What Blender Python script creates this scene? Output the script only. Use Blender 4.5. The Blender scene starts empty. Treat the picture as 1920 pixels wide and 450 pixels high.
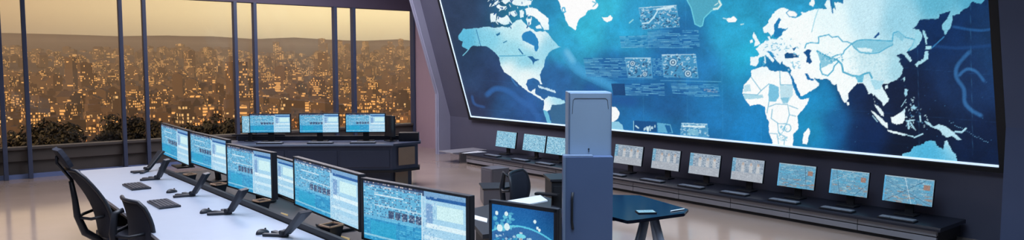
import bpy, bmesh, math, random
import numpy as np
from mathutils import Vector, Matrix, Euler, noise

random.seed(7)
rng = np.random.default_rng(11)
S = bpy.context.scene
COL = S.collection
PI = math.pi

# ------------------------------------------------------------------ camera calibration
F = 1393.0; CH = 2.1; TH = math.radians(39.7); PT = math.atan(109 / 1393)
FW = Vector((math.sin(TH) * math.cos(PT), math.cos(TH) * math.cos(PT), -math.sin(PT)))
RT = Vector((math.cos(TH), -math.sin(TH), 0))
UP = Vector((math.sin(TH) * math.sin(PT), math.cos(TH) * math.sin(PT), math.cos(PT)))

def at(px, py, z):
    """room point at height z seen at a pixel of the photograph"""
    d = FW + RT * ((px - 960) / F) + UP * ((225 - py) / F)
    t = (z - CH) / d.z
    return Vector((d.x * t, d.y * t, z))

cam_d = bpy.data.cameras.new('camera')
cam = bpy.data.objects.new('camera', cam_d); COL.objects.link(cam)
cam_d.sensor_width = 36; cam_d.lens = F / 1920 * 36
cam_d.clip_end = 20000; cam_d.clip_start = 0.05
cam.location = (0, 0, CH)
cam.rotation_euler = (PI / 2 - PT, 0, -TH)
S.camera = cam
S.view_settings.view_transform = 'Standard'
S.view_settings.look = 'None'
S.view_settings.exposure = 0.0
S.view_settings.gamma = 1.0
S.view_settings.use_curve_mapping = False
try:
    S.cycles.max_bounces = 8
    S.cycles.transparent_max_bounces = 12
    S.cycles.volume_bounces = 0
    S.cycles.sample_clamp_indirect = 4.0
    S.cycles.use_denoising = True
except Exception:
    pass

def lin(c):
    c = np.asarray(c, dtype=float) / 255.0
    return np.where(c <= 0.04045, c / 12.92, ((c + 0.055) / 1.055) ** 2.4)

def rgb(r, g, b):
    v = lin((r, g, b)); return (float(v[0]), float(v[1]), float(v[2]), 1.0)

# ------------------------------------------------------------------ materials
MATS = {}
def pmat(name, col, rough=0.5, metal=0.0, spec=0.5, bump=0.0, bscale=200.0, var=0.0, vscale=6.0, rvar=0.0, coords='Object'):
    m = bpy.data.materials.new(name); m.use_nodes = True
    nt = m.node_tree; b = nt.nodes['Principled BSDF']
    b.inputs['Base Color'].default_value = col
    b.inputs['Roughness'].default_value = rough
    b.inputs['Metallic'].default_value = metal
    b.inputs['Specular IOR Level'].default_value = spec
    tc = nt.nodes.new('ShaderNodeTexCoord')
    n = nt.nodes.new('ShaderNodeTexNoise'); n.inputs['Scale'].default_value = vscale
    n.inputs['Detail'].default_value = 5
    nt.links.new(tc.outputs[coords], n.inputs['Vector'])
    if var > 0:
        r = nt.nodes.new('ShaderNodeMapRange')
        r.inputs[1].default_value = 0.3; r.inputs[2].default_value = 0.7
        r.inputs[3].default_value = 1 - var; r.inputs[4].default_value = 1 + var
        nt.links.new(n.outputs['Fac'], r.inputs[0])
        mx = nt.nodes.new('ShaderNodeVectorMath'); mx.operation = 'SCALE'
        mx.inputs[0].default_value = col[:3]
        nt.links.new(r.outputs[0], mx.inputs['Scale'])
        nt.links.new(mx.outputs[0], b.inputs['Base Color'])
    if rvar > 0:
        r2 = nt.nodes.new('ShaderNodeMapRange')
        r2.inputs[1].default_value = 0.3; r2.inputs[2].default_value = 0.7
        r2.inputs[3].default_value = max(0.02, rough - rvar); r2.inputs[4].default_value = rough + rvar
        nt.links.new(n.outputs['Fac'], r2.inputs[0]); nt.links.new(r2.outputs[0], b.inputs['Roughness'])
    if bump > 0:
        n2 = nt.nodes.new('ShaderNodeTexNoise'); n2.inputs['Scale'].default_value = bscale
        nt.links.new(tc.outputs[coords], n2.inputs['Vector'])
        bp = nt.nodes.new('ShaderNodeBump'); bp.inputs['Strength'].default_value = bump
        bp.inputs['Distance'].default_value = 0.01
        nt.links.new(n2.outputs['Fac'], bp.inputs['Height']); nt.links.new(bp.outputs[0], b.inputs['Normal'])
    MATS[name] = m
    return m

M_floor = pmat('polished_tan_floor', rgb(164, 148, 138), 0.12, var=0.05, vscale=1.2, rvar=0.04, spec=0.9)
M_wall = pmat('mauve_grey_wall', rgb(86, 88, 108), 0.6, var=0.05, vscale=2.0, bump=0.05)
M_wall2 = pmat('dark_wall', rgb(70, 68, 80), 0.6, var=0.05, vscale=2.0)
M_sill = pmat('grey_sill_panel', rgb(74, 70, 68), 0.5, var=0.08, vscale=1.0)
M_ceil = pmat('dark_ceiling', rgb(96, 92, 104), 0.8)
M_header = pmat('header_beam_paint', rgb(84, 76, 96), 0.6)
M_pillar2 = pmat('dark_blue_pillar_paint', rgb(84, 98, 134), 0.5, var=0.04, vscale=1.5)
M_pillar = pmat('blue_grey_pillar_paint', rgb(158, 162, 186), 0.45, var=0.04, vscale=1.5)
M_mull = pmat('blue_grey_mullion_paint', rgb(62, 72, 98), 0.4)
M_base = pmat('baseboard_reflection_blue', rgb(104, 122, 168), 0.35)  # bluish reflected light along the floor junction put into the baseboard colour
M_leg = pmat('silver_leg_paint', rgb(165, 172, 188), 0.35)
M_ped = pmat('mid_grey_cabinet_paint', rgb(98, 98, 108), 0.45)
M_white = pmat('white_desk_laminate', rgb(158, 166, 182), 0.35, var=0.02, vscale=8)
M_dark = pmat('black_plastic', rgb(34, 37, 46), 0.42, bump=0.05, bscale=400)
M_darker = pmat('matte_black', rgb(22, 24, 31), 0.55, var=0.1, vscale=20)
M_fabric = pmat('black_chair_mesh', rgb(33, 38, 56), 0.75, bump=0.5, bscale=900)
M_chrome = pmat('brushed_steel', rgb(150, 155, 165), 0.28, metal=0.9)
M_bench = pmat('grey_bench_laminate', rgb(150, 150, 158), 0.45, var=0.05, vscale=3)
M_benchtop = pmat('dark_glossy_bench_top', rgb(34, 38, 52), 0.3)
M_blue = pmat('blue_grey_console_paint', rgb(58, 68, 92), 0.4, var=0.05, vscale=3)
M_inset = pmat('tan_inset_panel', rgb(150, 128, 108), 0.4, var=0.06, vscale=5)
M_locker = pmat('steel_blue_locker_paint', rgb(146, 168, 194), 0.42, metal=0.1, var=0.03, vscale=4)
M_locker_shade = pmat('shaded_blue_locker_paint', rgb(84, 102, 138), 0.42, metal=0.1, var=0.03, vscale=4)  # light falloff down the locker put into the lower door's colour
M_lockedge = pmat('pale_locker_edge', rgb(130, 148, 176), 0.35, metal=0.3)
M_glossblack = pmat('gloss_black_table', rgb(10, 16, 30), 0.12, spec=0.18)
M_key = pmat('key_caps', rgb(58, 60, 70), 0.5)
M_paper = pmat('white_paper', rgb(232, 236, 242), 0.7, var=0.04, vscale=30)
M_tan = pmat('tan_rim', rgb(176, 140, 112), 0.5)
M_yellow = pmat('yellow_note_paper', rgb(225, 200, 150), 0.7)
M_lightkey = pmat('pale_keyboard_keys', rgb(150, 158, 172), 0.5)
M_bark = pmat('tree_bark', rgb(60, 46, 36), 0.9, var=0.3, vscale=10)
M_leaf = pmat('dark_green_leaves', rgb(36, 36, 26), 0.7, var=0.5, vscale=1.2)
M_ground = pmat('dark_hillside_ground', rgb(62, 50, 38), 0.95, var=0.4, vscale=0.02, coords='Object')

def mauve_ribbed():
    m = pmat('ribbed_mauve_panel', rgb(178, 152, 164), 0.55)
    nt = m.node_tree; b = nt.nodes['Principled BSDF']
    tc = nt.nodes.new('ShaderNodeTexCoord'); w = nt.nodes.new('ShaderNodeTexWave')
    w.bands_direction = 'Y'; w.inputs['Scale'].default_value = 9
    nt.links.new(tc.outputs['Object'], w.inputs['Vector'])
    bp = nt.nodes.new('ShaderNodeBump'); bp.inputs['Strength'].default_value = 0.35
    bp.inputs['Distance'].default_value = 0.01
    nt.links.new(w.outputs['Fac'], bp.inputs['Height']); nt.links.new(bp.outputs[0], b.inputs['Normal'])
    return m
M_rib = mauve_ribbed()

def glass_mat():
    m = bpy.data.materials.new('window_glass'); m.use_nodes = True
    nt = m.node_tree; nt.nodes.clear()
    o = nt.nodes.new('ShaderNodeOutputMaterial'); t = nt.nodes.new('ShaderNodeBsdfTransparent')
    t.inputs[0].default_value = (0.98, 0.98, 0.98, 1)
    g = nt.nodes.new('ShaderNodeBsdfGlossy'); g.inputs['Roughness'].default_value = 0.02
    fr = nt.nodes.new('ShaderNodeFresnel'); fr.inputs[0].default_value = 1.3
    mx = nt.nodes.new('ShaderNodeMixShader')
    nt.links.new(fr.outputs[0], mx.inputs[0]); nt.links.new(t.outputs[0], mx.inputs[1])
    nt.links.new(g.outputs[0], mx.inputs[2]); nt.links.new(mx.outputs[0], o.inputs[0])
    return m
M_glass = glass_mat()

def screen_mat(name, strength=1.0, rough=0.35):
    m = bpy.data.materials.new(name); m.use_nodes = True
    nt = m.node_tree; b = nt.nodes['Principled BSDF']
    b.inputs['Base Color'].default_value = (0.004, 0.005, 0.008, 1)
    b.inputs['Roughness'].default_value = rough
    b.inputs['Specular IOR Level'].default_value = 0.2
    a = nt.nodes.new('ShaderNodeAttribute'); a.attribute_name = 'picture'
    nt.links.new(a.outputs['Color'], b.inputs['Emission Color'])
    b.inputs['Emission Strength'].default_value = strength
    return m
M_screen = screen_mat('lit_display')
M_wallscreen = screen_mat('lit_video_wall')

def emit(name, col, s):
    m = bpy.data.materials.new(name); m.use_nodes = True
    b = m.node_tree.nodes['Principled BSDF']
    b.inputs['Base Color'].default_value = col
    b.inputs['Emission Color'].default_value = col
    b.inputs['Emission Strength'].default_value = s
    return m
M_edge = emit('white_light_strip', rgb(205, 228, 250), 1.0)

# ------------------------------------------------------------------ mesh helpers
def box(bm, c, s, bev=0.0, rot=None, mi=0):
    """box centred at c with full sizes s"""
    r = bmesh.ops.create_cube(bm, size=1.0)
    vs = r['verts']
    mt = Matrix.Translation(Vector(c)) @ ((rot or Matrix.Identity(3)).to_4x4()) @ Matrix.Diagonal((s[0], s[1], s[2], 1))
    bmesh.ops.transform(bm, matrix=mt, verts=vs)
    if bev > 0:
        es = list({e for v in vs for e in v.link_edges})
        rb = bmesh.ops.bevel(bm, geom=es, offset=bev, segments=2, affect='EDGES', profile=0.6)
        fs = rb['faces']
    if mi:
        for f in {f for v in vs if v.is_valid for f in v.link_faces}: f.material_index = mi
    return vs

def prism(bm, pts, z0, z1, mi=0):
    lo = [bm.verts.new((p[0], p[1], z0)) for p in pts]
    hi = [bm.verts.new((p[0], p[1], z1)) for p in pts]
    n = len(pts)
    fs = [bm.faces.new(hi), bm.faces.new(lo[::-1])]
    for i in range(n):
        fs.append(bm.faces.new((lo[i], lo[(i + 1) % n], hi[(i + 1) % n], hi[i])))
    for f in fs: f.material_index = mi
    bmesh.ops.recalc_face_normals(bm, faces=fs)

def extr(bm, prof, axis, a, b, mi=0):
    """profile of 2D points extruded along axis (0:x profile=(y,z), 1:y profile=(x,z))"""
    def mk(p, t): return (t, p[0], p[1]) if axis == 0 else (p[0], t, p[1])
    lo = [bm.verts.new(mk(p, a)) for p in prof]; hi = [bm.verts.new(mk(p, b)) for p in prof]
    n = len(prof); fs = [bm.faces.new(lo), bm.faces.new(hi[::-1])]
    for i in range(n):
        fs.append(bm.faces.new((lo[i], hi[i], hi[(i + 1) % n], lo[(i + 1) % n])))
    for f in fs: f.material_index = mi
    bmesh.ops.recalc_face_normals(bm, faces=fs)

def tube(bm, pts, r, seg=10, cap=True):
    pts = [Vector(p) for p in pts]; n = len(pts)
    rs = r if isinstance(r, (list, tuple)) else [r] * n
    rings = []
    prev = None
    for i, p in enumerate(pts):
        d = (pts[min(i + 1, n - 1)] - pts[max(i - 1, 0)]).normalized()
        if prev is None:
            a = d.orthogonal().normalized()
        else:
            a = (prev - d * prev.dot(d)).normalized()
        prev = a; b = d.cross(a)
        rings.append([bm.verts.new(p + (a * math.cos(2 * PI * k / seg) + b * math.sin(2 * PI * k / seg)) * rs[i]) for k in range(seg)])
    for i in range(n - 1):
        for k in range(seg):
            f = bm.faces.new((rings[i][k], rings[i][(k + 1) % seg], rings[i + 1][(k + 1) % seg], rings[i + 1][k])); f.smooth = True
    if cap:
        bm.faces.new(rings[0][::-1]); bm.faces.new(rings[-1])

def slab(bm, rows, thick):
    """rows: grid of Vector points (surface) given thickness -> closed sheet"""
    h = len(rows); w = len(rows[0])
    nrm = [[None] * w for _ in range(h)]
    for i in range(h):
        for j in range(w):
            du = rows[i][min(j + 1, w - 1)] - rows[i][max(j - 1, 0)]
            dv = rows[min(i + 1, h - 1)][j] - rows[max(i - 1, 0)][j]
            nrm[i][j] = du.cross(dv).normalized() * thick / 2
    A = [[bm.verts.new(rows[i][j] + nrm[i][j]) for j in range(w)] for i in range(h)]
    B = [[bm.verts.new(rows[i][j] - nrm[i][j]) for j in range(w)] for i in range(h)]
    for i in range(h - 1):
        for j in range(w - 1):
            for G, fl in ((A, 0), (B, 1)):
                q = [G[i][j], G[i][j + 1], G[i + 1][j + 1], G[i + 1][j]]
                f = bm.faces.new(q[::-1] if fl else q); f.smooth = True
    def side(p, q, p2, q2): bm.faces.new((p, p2, q2, q))
    for j in range(w - 1):
        side(A[0][j], A[0][j + 1], B[0][j], B[0][j + 1]); side(A[-1][j + 1], A[-1][j], B[-1][j + 1], B[-1][j])
    for i in range(h - 1):
        side(A[i + 1][0], A[i][0], B[i + 1][0], B[i][0]); side(A[i][-1], A[i + 1][-1], B[i][-1], B[i + 1][-1])

def obj(name, bm, mats, parent=None, loc=None, smooth=False):
    if isinstance(bm, bmesh.types.BMesh):
        me = bpy.data.meshes.new(name); bm.to_mesh(me); bm.free()
    else:
        me = bm
    for m in (mats if isinstance(mats, (list, tuple)) else [mats]):
        if me.materials.find(m.name) < 0: me.materials.append(m)
    o = bpy.data.objects.new(name, me); COL.objects.link(o)
    if parent: o.parent = parent
    if loc is not None: o.location = loc
    if smooth:
        for p in me.polygons: p.use_smooth = True
    return o

def BM(): return bmesh.new()

def tag(o, label=None, cat=None, group=None, kind=None):
    if label: o['label'] = label
    if cat: o['category'] = cat
    if group: o['group'] = group
    if kind: o['kind'] = kind
    return o

def thing(name, label, cat, loc=(0, 0, 0), rz=0.0, group=None):
    o = bpy.data.objects.new(name, None); COL.objects.link(o)
    o.location = loc; o.rotation_euler = (0, 0, rz); o.empty_display_size = 0.1
    return tag(o, label, cat, group)

def struct(name, bm, mats, parent=None):
    o = obj(name, bm, mats, parent)
    if parent is None: o['kind'] = 'structure'
    return o

def children_of(o): return [c for c in KIDS.get(o.name, [])]

def copy_tree(root, loc, rz, label, group=None):
    def rec(o, parent):
        c = o.copy(); COL.objects.link(c)
        c.parent = parent
        for ch in [x for x in list(o.children)]:
            rec(ch, c)
        return c
    r = rec(root, None)
    r.location = loc; r.rotation_euler = (0, 0, rz); r['label'] = label
    if group: r['group'] = group
    return r

# ------------------------------------------------------------------ picture helpers
def grid_mesh(name, P00, PU, PV, nu, nv, colors):
    """flat grid P00 + u*PU + v*PV (v from bottom), colors (nv+1, nu+1, 3) linear, row 0 = bottom"""
    u = np.linspace(0, 1, nu + 1); v = np.linspace(0, 1, nv + 1)
    U, V = np.meshgrid(u, v)
    P = np.array(P00)[None, None] + U[..., None] * np.array(PU) + V[..., None] * np.array(PV)
    me = bpy.data.meshes.new(name)
    nvt = (nu + 1) * (nv + 1)
    me.vertices.add(nvt); me.vertices.foreach_set('co', P.reshape(-1).astype(np.float32))
    i = np.arange(nu * nv); r = i // nu; c = i % nu
    a = r * (nu + 1) + c
    quads = np.stack([a, a + 1, a + nu + 2, a + nu + 1], 1).reshape(-1)
    me.loops.add(len(quads)); me.loops.foreach_set('vertex_index', quads.astype(np.int32))
    me.polygons.add(nu * nv)
    me.polygons.foreach_set('loop_start', (np.arange(nu * nv) * 4).astype(np.int32))
    me.update(calc_edges=True)
    at_ = me.color_attributes.new('picture', 'FLOAT_COLOR', 'POINT')
    cc = np.ones((nvt, 4), dtype=np.float32); cc[:, :3] = colors.reshape(-1, 3)
    at_.data.foreach_set('color', cc.reshape(-1))
    me.validate()
    return me

def rect(img, x0, y0, x1, y1, c, a=1.0):
    h, w = img.shape[:2]
    X0, X1 = int(round(x0 * w)), int(round(x1 * w)); Y0, Y1 = int(round(y0 * h)), int(round(y1 * h))
    X1 = max(X1, X0 + 1); Y1 = max(Y1, Y0 + 1)
    img[Y0:Y1, X0:X1] = img[Y0:Y1, X0:X1] * (1 - a) + np.array(c, float) * a

def textrows(img, x0, y0, x1, y1, rows, cols, c, dens=0.6, a=0.8):
    dy = (y1 - y0) / rows; dx = (x1 - x0) / cols
    for i in range(rows):
        for j in range(cols):
            if rng.random() < dens:
                rect(img, x0 + dx * j, y0 + dy * (i + 0.15), x0 + dx * (j + 0.8), y0 + dy * (i + 0.7), c, a * rng.uniform(0.5, 1))

def grain(img, s):
    img += rng.normal(0, s, img.shape[:2])[..., None]
    return np.clip(img, 0, 255)

def pic_dash(seed, w=230, h=96):
    global rng
    rng = np.random.default_rng(seed)
    im = np.zeros((h, w, 3)); im[:] = (110, 175, 212)
    rect(im, 0, 0, 0.62, 0.09, (60, 80, 115)); rect(im, 0.62, 0, 1, 0.09, (120, 165, 205))
    rect(im, 0, 0.05, 0.6, 0.62, (110, 165, 205)); rect(im, 0, 0.6, 0.6, 1, (50, 150, 200))
    rect(im, 0.6, 0.09, 1, 1, (165, 210, 235)); rect(im, 0.0, 0.09, 0.6, 0.62, (100, 178, 216))
    textrows(im, 0.02, 0.0, 0.62, 0.10, 2, 34, (235, 215, 205), 0.55, 0.9)
    textrows(im, 0.02, 0.0, 0.62, 0.10, 2, 34, (30, 40, 70), 0.35, 0.9)
    rect(im, 0.64, 0.08, 1, 0.14, (40, 95, 160))
    textrows(im, 0.01, 0.08, 0.6, 0.58, 13, 26, (215, 232, 240), 0.35, 0.8)
    textrows(im, 0.01, 0.08, 0.6, 0.58, 13, 34, (45, 75, 120), 0.36, 0.85)
    textrows(im, 0.01, 0.6, 0.6, 0.98, 12, 8, (110, 205, 232), 0.5, 0.6)
    textrows(im, 0.01, 0.6, 0.6, 0.98, 12, 20, (25, 110, 165), 0.25, 0.7)
    rect(im, 0.12, 0.2, 0.42, 0.215, (235, 245, 250), 0.8); rect(im, 0.12, 0.38, 0.6, 0.395, (215, 235, 245), 0.7)
    for k in range(5):
        rect(im, 0.27 + 0.068 * k, 0.44, 0.325 + 0.068 * k, 0.56, (52, 70, 105), 0.9)
        textrows(im, 0.27 + 0.068 * k, 0.44, 0.325 + 0.068 * k, 0.56, 4, 4, (190, 210, 225), 0.5, 0.8)
    rect(im, 0.08, 0.66, 0.35, 0.9, (40, 165, 205), 0.7)
    rect(im, 0.0, 0.9, 0.6, 0.93, (190, 228, 240), 0.6)
    rect(im, 0.595, 0.05, 0.603, 1, (205, 232, 245))
    rect(im, 0.74, 0.2, 0.97, 0.42, (205, 238, 242)); rect(im, 0.64, 0.5, 1, 0.57, (225, 244, 250), 0.9)
    rect(im, 0.64, 0.2, 0.7, 0.5, (120, 160, 205), 0.9)
    rect(im, 0.62, 0.7, 1, 0.76, (205, 232, 245), 0.9); rect(im, 0.66, 0.84, 1, 0.95, (185, 220, 240), 0.9)
    textrows(im, 0.61, 0.08, 0.74, 1, 24, 10, (235, 245, 252), 0.3, 0.5)
    textrows(im, 0.61, 0.08, 0.74, 1, 24, 10, (90, 140, 190), 0.3, 0.5)
    textrows(im, 0.74, 0.43, 1, 1, 24, 10, (110, 170, 215), 0.1, 0.5)
    return grain(im, 9)

def pic_wall(kind, seed, w=110, h=58):
    global rng
    rng = np.random.default_rng(seed)
    im = np.zeros((h, w, 3))
    if kind == 'text':
        im[:] = (135, 190, 215)
        textrows(im, 0.02, 0.04, 0.98, 0.96, 14, 20, (215, 235, 242), 0.5, 0.8)
        textrows(im, 0.02, 0.04, 0.98, 0.96, 14, 24, (50, 100, 140), 0.33, 0.8)
    elif kind == 'grey':
        im[:] = (150, 165, 180)
        rect(im, 0, 0, 0.12, 1, (110, 165, 195)); rect(im, 0, 0.62, 1, 1, (165, 172, 182))
        textrows(im, 0.02, 0.04, 0.98, 0.6, 9, 16, (195, 205, 215), 0.45, 0.8)
        textrows(im, 0.02, 0.04, 0.98, 0.6, 9, 18, (85, 105, 130), 0.35, 0.8)
        for cx in (0.35, 0.6, 0.82):
            rect(im, cx - 0.05, 0.25, cx + 0.05, 0.6, (205, 205, 205), 0.7)
            rect(im, cx - 0.03, 0.18, cx + 0.03, 0.3, (190, 160, 140), 0.6)
        textrows(im, 0.02, 0.62, 0.98, 0.96, 8, 14, (205, 212, 218), 0.4, 0.5)
    else:
        im[:] = (100, 155, 185)
        for k in range(120):
            x, y = rng.random(), rng.random()
            c = (160, 135, 125) if (y > 0.55 and rng.random() < 0.6) else ((90, 170, 205) if rng.random() < 0.6 else (150, 190, 205))
            s = rng.uniform(0.02, 0.1)
            rect(im, x, y, min(1, x + s * 1.5), min(1, y + s * 0.6), c, 0.6)
        for k in range(3):
            x = rng.random(); sl = rng.uniform(-1.2, 1.2)
            for t in np.linspace(0, 1, 120):
                xx = x + sl * (t - 0.5)
                if 0 < xx < 0.98: rect(im, xx, t * 0.98, xx + 0.01, t * 0.98 + 0.01, (60, 85, 110) if k else (205, 225, 235), 0.7)
        rect(im, 0.8, 0.22, 0.93, 0.42, (165, 115, 95), 0.8)
        rect(im, 0, 0, 0.04, 1, (80, 170, 225), 0.7); rect(im, 0.02, 0.02, 0.98, 0.06, (170, 190, 200), 0.6)
        textrows(im, 0.05, 0.05, 0.95, 0.95, 16, 26, (205, 215, 222), 0.12, 0.5)
        textrows(im, 0.05, 0.05, 0.95, 0.95, 16, 26, (70, 90, 115), 0.12, 0.5)
    im[0, :] = (190, 205, 215); im[:, 0] = (120, 190, 225); im[:, -1] = (170, 195, 210)
    return grain(im, 10)

def blob_mask(shape, cx, cy, rx, ry):
    yy, xx = np.mgrid[0:shape[0], 0:shape[1]]
    return ((xx - cx) / rx) ** 2 + ((yy - cy) / ry) ** 2

def pic_map(w=150, h=110):
    global rng
    rng = np.random.default_rng(5)
    im = np.zeros((h, w, 3)); yy, xx = np.mgrid[0:h, 0:w]
    t = (yy / h)[..., None]
    im[:] = np.array((30, 95, 160)) * (1 - t) + np.array((30, 130, 190)) * t
    im -= (np.clip((xx / w - 0.6) * 2, 0, 1) * (1 - yy / h))[..., None] * np.array((15, 40, 55))
    # island hump with bright rim
    hump = h * 0.32 + 0.0035 * (xx - w * 0.48) ** 2 * 0.9
    inside = yy > hump
    im[inside] = im[inside] * 0.35 + np.array((60, 105, 160)) * 0.65
    rim = np.abs(yy - hump) < 1.6
    im[rim] = (90, 195, 225)
    for k in range(26):
        x = rng.uniform(0.05, 0.36) * w; y = rng.uniform(0.12, 0.42) * h
        m = blob_mask((h, w), x, y, rng.uniform(2, 7), rng.uniform(2, 5)) < 1
        im[m] = im[m] * 0.4 + np.array((110, 205, 225)) * 0.6
    for x, y, r in ((0.08, 0.15, 4), (0.24, 0.14, 4.5), (0.13, 0.4, 7), (0.25, 0.36, 7), (0.74, 0.3, 3), (0.77, 0.33, 3), (0.7, 0.2, 3.5)):
        m = blob_mask((h, w), x * w, y * h, r, r) < 1
        im[m] = (215, 238, 242)
    for k in range(240):
        x = rng.uniform(0.05, 0.85) * w; y = rng.uniform(0.5, 1.0) * h
        if y < h * 0.34 + 0.003 * (x - w * 0.48) ** 2: continue
        m = blob_mask((h, w), x, y, rng.uniform(1, 5), rng.uniform(0.8, 2.6)) < 1
        c = (205, 232, 240) if rng.random() < 0.45 else ((60, 180, 215) if rng.random() < 0.6 else (50, 85, 140))
        im[m] = im[m] * 0.3 + np.array(c) * 0.7
    rect(im, 0.46, 0.42, 0.51, 1.0, (225, 235, 240), 0.8); rect(im, 0.472, 0.5, 0.495, 1.0, (150, 120, 110), 0.9)
    m = blob_mask((h, w), 0.48 * w, 0.48 * h, 12, 4) < 1; im[m] = (120, 215, 232)
    return grain(im, 7)

DISP = {}
def display(key, imf, W, Hh, parent, y, zc, mat=None, name='display', tilt=None):
    if key not in DISP:
        im = imf()
        DISP[key] = lin(im[::-1])
    c = DISP[key]
    me = grid_mesh(name, (-W / 2, y, zc - Hh / 2), (W, 0, 0), (0, 0, Hh), c.shape[1] - 1, c.shape[0] - 1, c)
    return obj(name, me, mat or M_screen, parent)

# ------------------------------------------------------------------ room shell
XW = 9.78; YW = 15.9; K = -0.32; Z0 = 0.92; CEIL = 4.5
def xt(z, off=0.0): return 9.7 + off + K * (z - Z0)      # leaning wall / video wall plane
XL, YB = -3.2, -2.4

b = BM(); box(b, ((XL + 10.4) / 2, (YB + 16.2) / 2, -0.05), (10.4 - XL + 0.4, 16.2 - YB + 0.4, 0.1)); struct('floor', b, M_floor)
b = BM(); box(b, ((XL + 10.4) / 2, (YB + 16.2) / 2, CEIL + 0.05), (10.4 - XL + 0.4, 16.2 - YB + 0.4, 0.1)); struct('ceiling', b, M_ceil)
b = BM(); box(b, (XL - 0.05, (YB + YW) / 2, CEIL / 2), (0.1, YW - YB, CEIL)); struct('wall_left', b, M_wall2)
b = BM(); box(b, ((XL + 10.4) / 2, YB - 0.05, CEIL / 2), (10.4 - XL, 0.1, CEIL)); struct('wall_back', b, M_wall2)
# right wall: low vertical part, then leaning into the room above the video wall's foot
b = BM()
extr(b, [(XW, 0), (XW, 0.86), (xt(CEIL, 0.12), CEIL), (xt(CEIL, 0.12) + 1.8, CEIL), (10.4, 0.0)], 1, YB, 14.12)
struct('wall_right', b, M_wall)
b = BM(); box(b, (10.02, 15.06, CEIL / 2), (0.1, 1.9, CEIL)); struct('wall_corner', b, M_rib)
# front wall: sill wall under the windows and header beam above
b = BM()
extr(b, [(15.9, 0), (15.9, 0.30), (15.84, 0.32), (15.84, 0.50), (15.78, 0.53), (15.78, 0.57), (16.05, 0.57), (16.05, 0)], 0, XL, 10.0)
struct('wall_front', b, M_sill)
b = BM(); box(b, ((XL + 10) / 2, 15.96, (3.36 + CEIL) / 2), (10 - XL, 0.22, CEIL - 3.36)); struct('trim_header', b, M_header)
b = BM(); box(b, ((XL + 10) / 2, 15.86, 0.04), (10 - XL, 0.06, 0.08)); struct('baseboard_front', b, M_base)
# mullion columns (in pairs) running down to the floor
mx = [-2.9, -2.55, -0.75, -0.4, 1.44, 1.81, 3.37, 3.79, 5.55, 5.97, 7.83, 8.30, 9.93]
for i, x in enumerate(mx):
    b = BM()
    w = 0.07 if i < 12 else 0.045
    box(b, (x, 15.775, 3.36 / 2), (w, 0.08, 3.36), 0.008)
    box(b, (x, 15.86, (3.36 + 0.57) / 2), (w * 0.5, 0.10, 3.36 - 0.57))
    struct('trim_%d' % (i + 1), b, M_mull)
xs = [XL] + mx
for i in range(len(xs) - 1):
    if xs[i + 1] - xs[i] < 0.1: continue
    b = BM(); box(b, ((xs[i] + xs[i + 1]) / 2, 15.93, (3.36 + 0.57) / 2), (xs[i + 1] - xs[i] - 0.02, 0.012, 3.36 - 0.57))
    w = struct('window_%d' % (i + 1), b, M_glass)
# leaning pillars
def pillar(name, y0, y1, xf, depth, mat):
    b = BM(); zk = 1.38; top = CEIL
    prof = [(xf, 0), (xf, zk), (xf + K * (top - zk), top), (xf + K * (top - zk) + depth + 0.2, top), (xf + depth, zk), (xf + depth, 0)]
    extr(b, prof, 1, y0, y1)
    # raised centre rib down the room face
    extr(b, [(xf - 0.02, 0), (xf - 0.02, zk), (xf - 0.02 + K * (top - zk), top), (xf + K * (top - zk), top), (xf, zk), (xf, 0)], 1, y0 + 0.04, y0 + 0.1)
    struct(name, b, mat)
pillar('trim_14', 14.0, 14.14, 9.46, 0.42, M_pillar)
pillar('trim_15', 1.9, 2.80, 9.40, 0.5, M_pillar2)

# ------------------------------------------------------------------ video wall
YL, YR = 13.08, 2.93      # left and right ends of the picture
ZT = 4.1
CX0, CY0, CX1, CY1, SC = 780, -300, 1990, 330, 2
W_, H_ = (CX1 - CX0) * SC, (CY1 - CY0) * SC
ys, xs_ = np.mgrid[0:H_, 0:W_]
PX = xs_ / SC + CX0; PY = ys / SC + CY0

def idw(samples, p=4.5, step=8):
    gx = PX[::step, ::step]; gy = PY[::step, ::step]
    num = np.zeros(gx.shape + (3,)); den = np.zeros(gx.shape)
    for (x, y), c in samples:
        w = 1.0 / (((gx - x) ** 2 + (gy - y) ** 2) + 300.0) ** (p / 2)
        num += w[..., None] * np.array(c, float); den += w
    g = num / den[..., None]
    # bilinear upsample
    yi = np.clip(ys[:, 0] / step, 0, g.shape[0] - 1.001); xi = np.clip(xs_[0] / step, 0, g.shape[1] - 1.001)
    y0 = yi.astype(int); x0 = xi.astype(int); fy = (yi - y0)[:, None, None]; fx = (xi - x0)[None, :, None]
    a = g[y0][:, x0]; bb = g[y0][:, x0 + 1]; c = g[y0 + 1][:, x0]; d = g[y0 + 1][:, x0 + 1]
    return (a * (1 - fx) + bb * fx) * (1 - fy) + (c * (1 - fx) + d * fx) * fy

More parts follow.
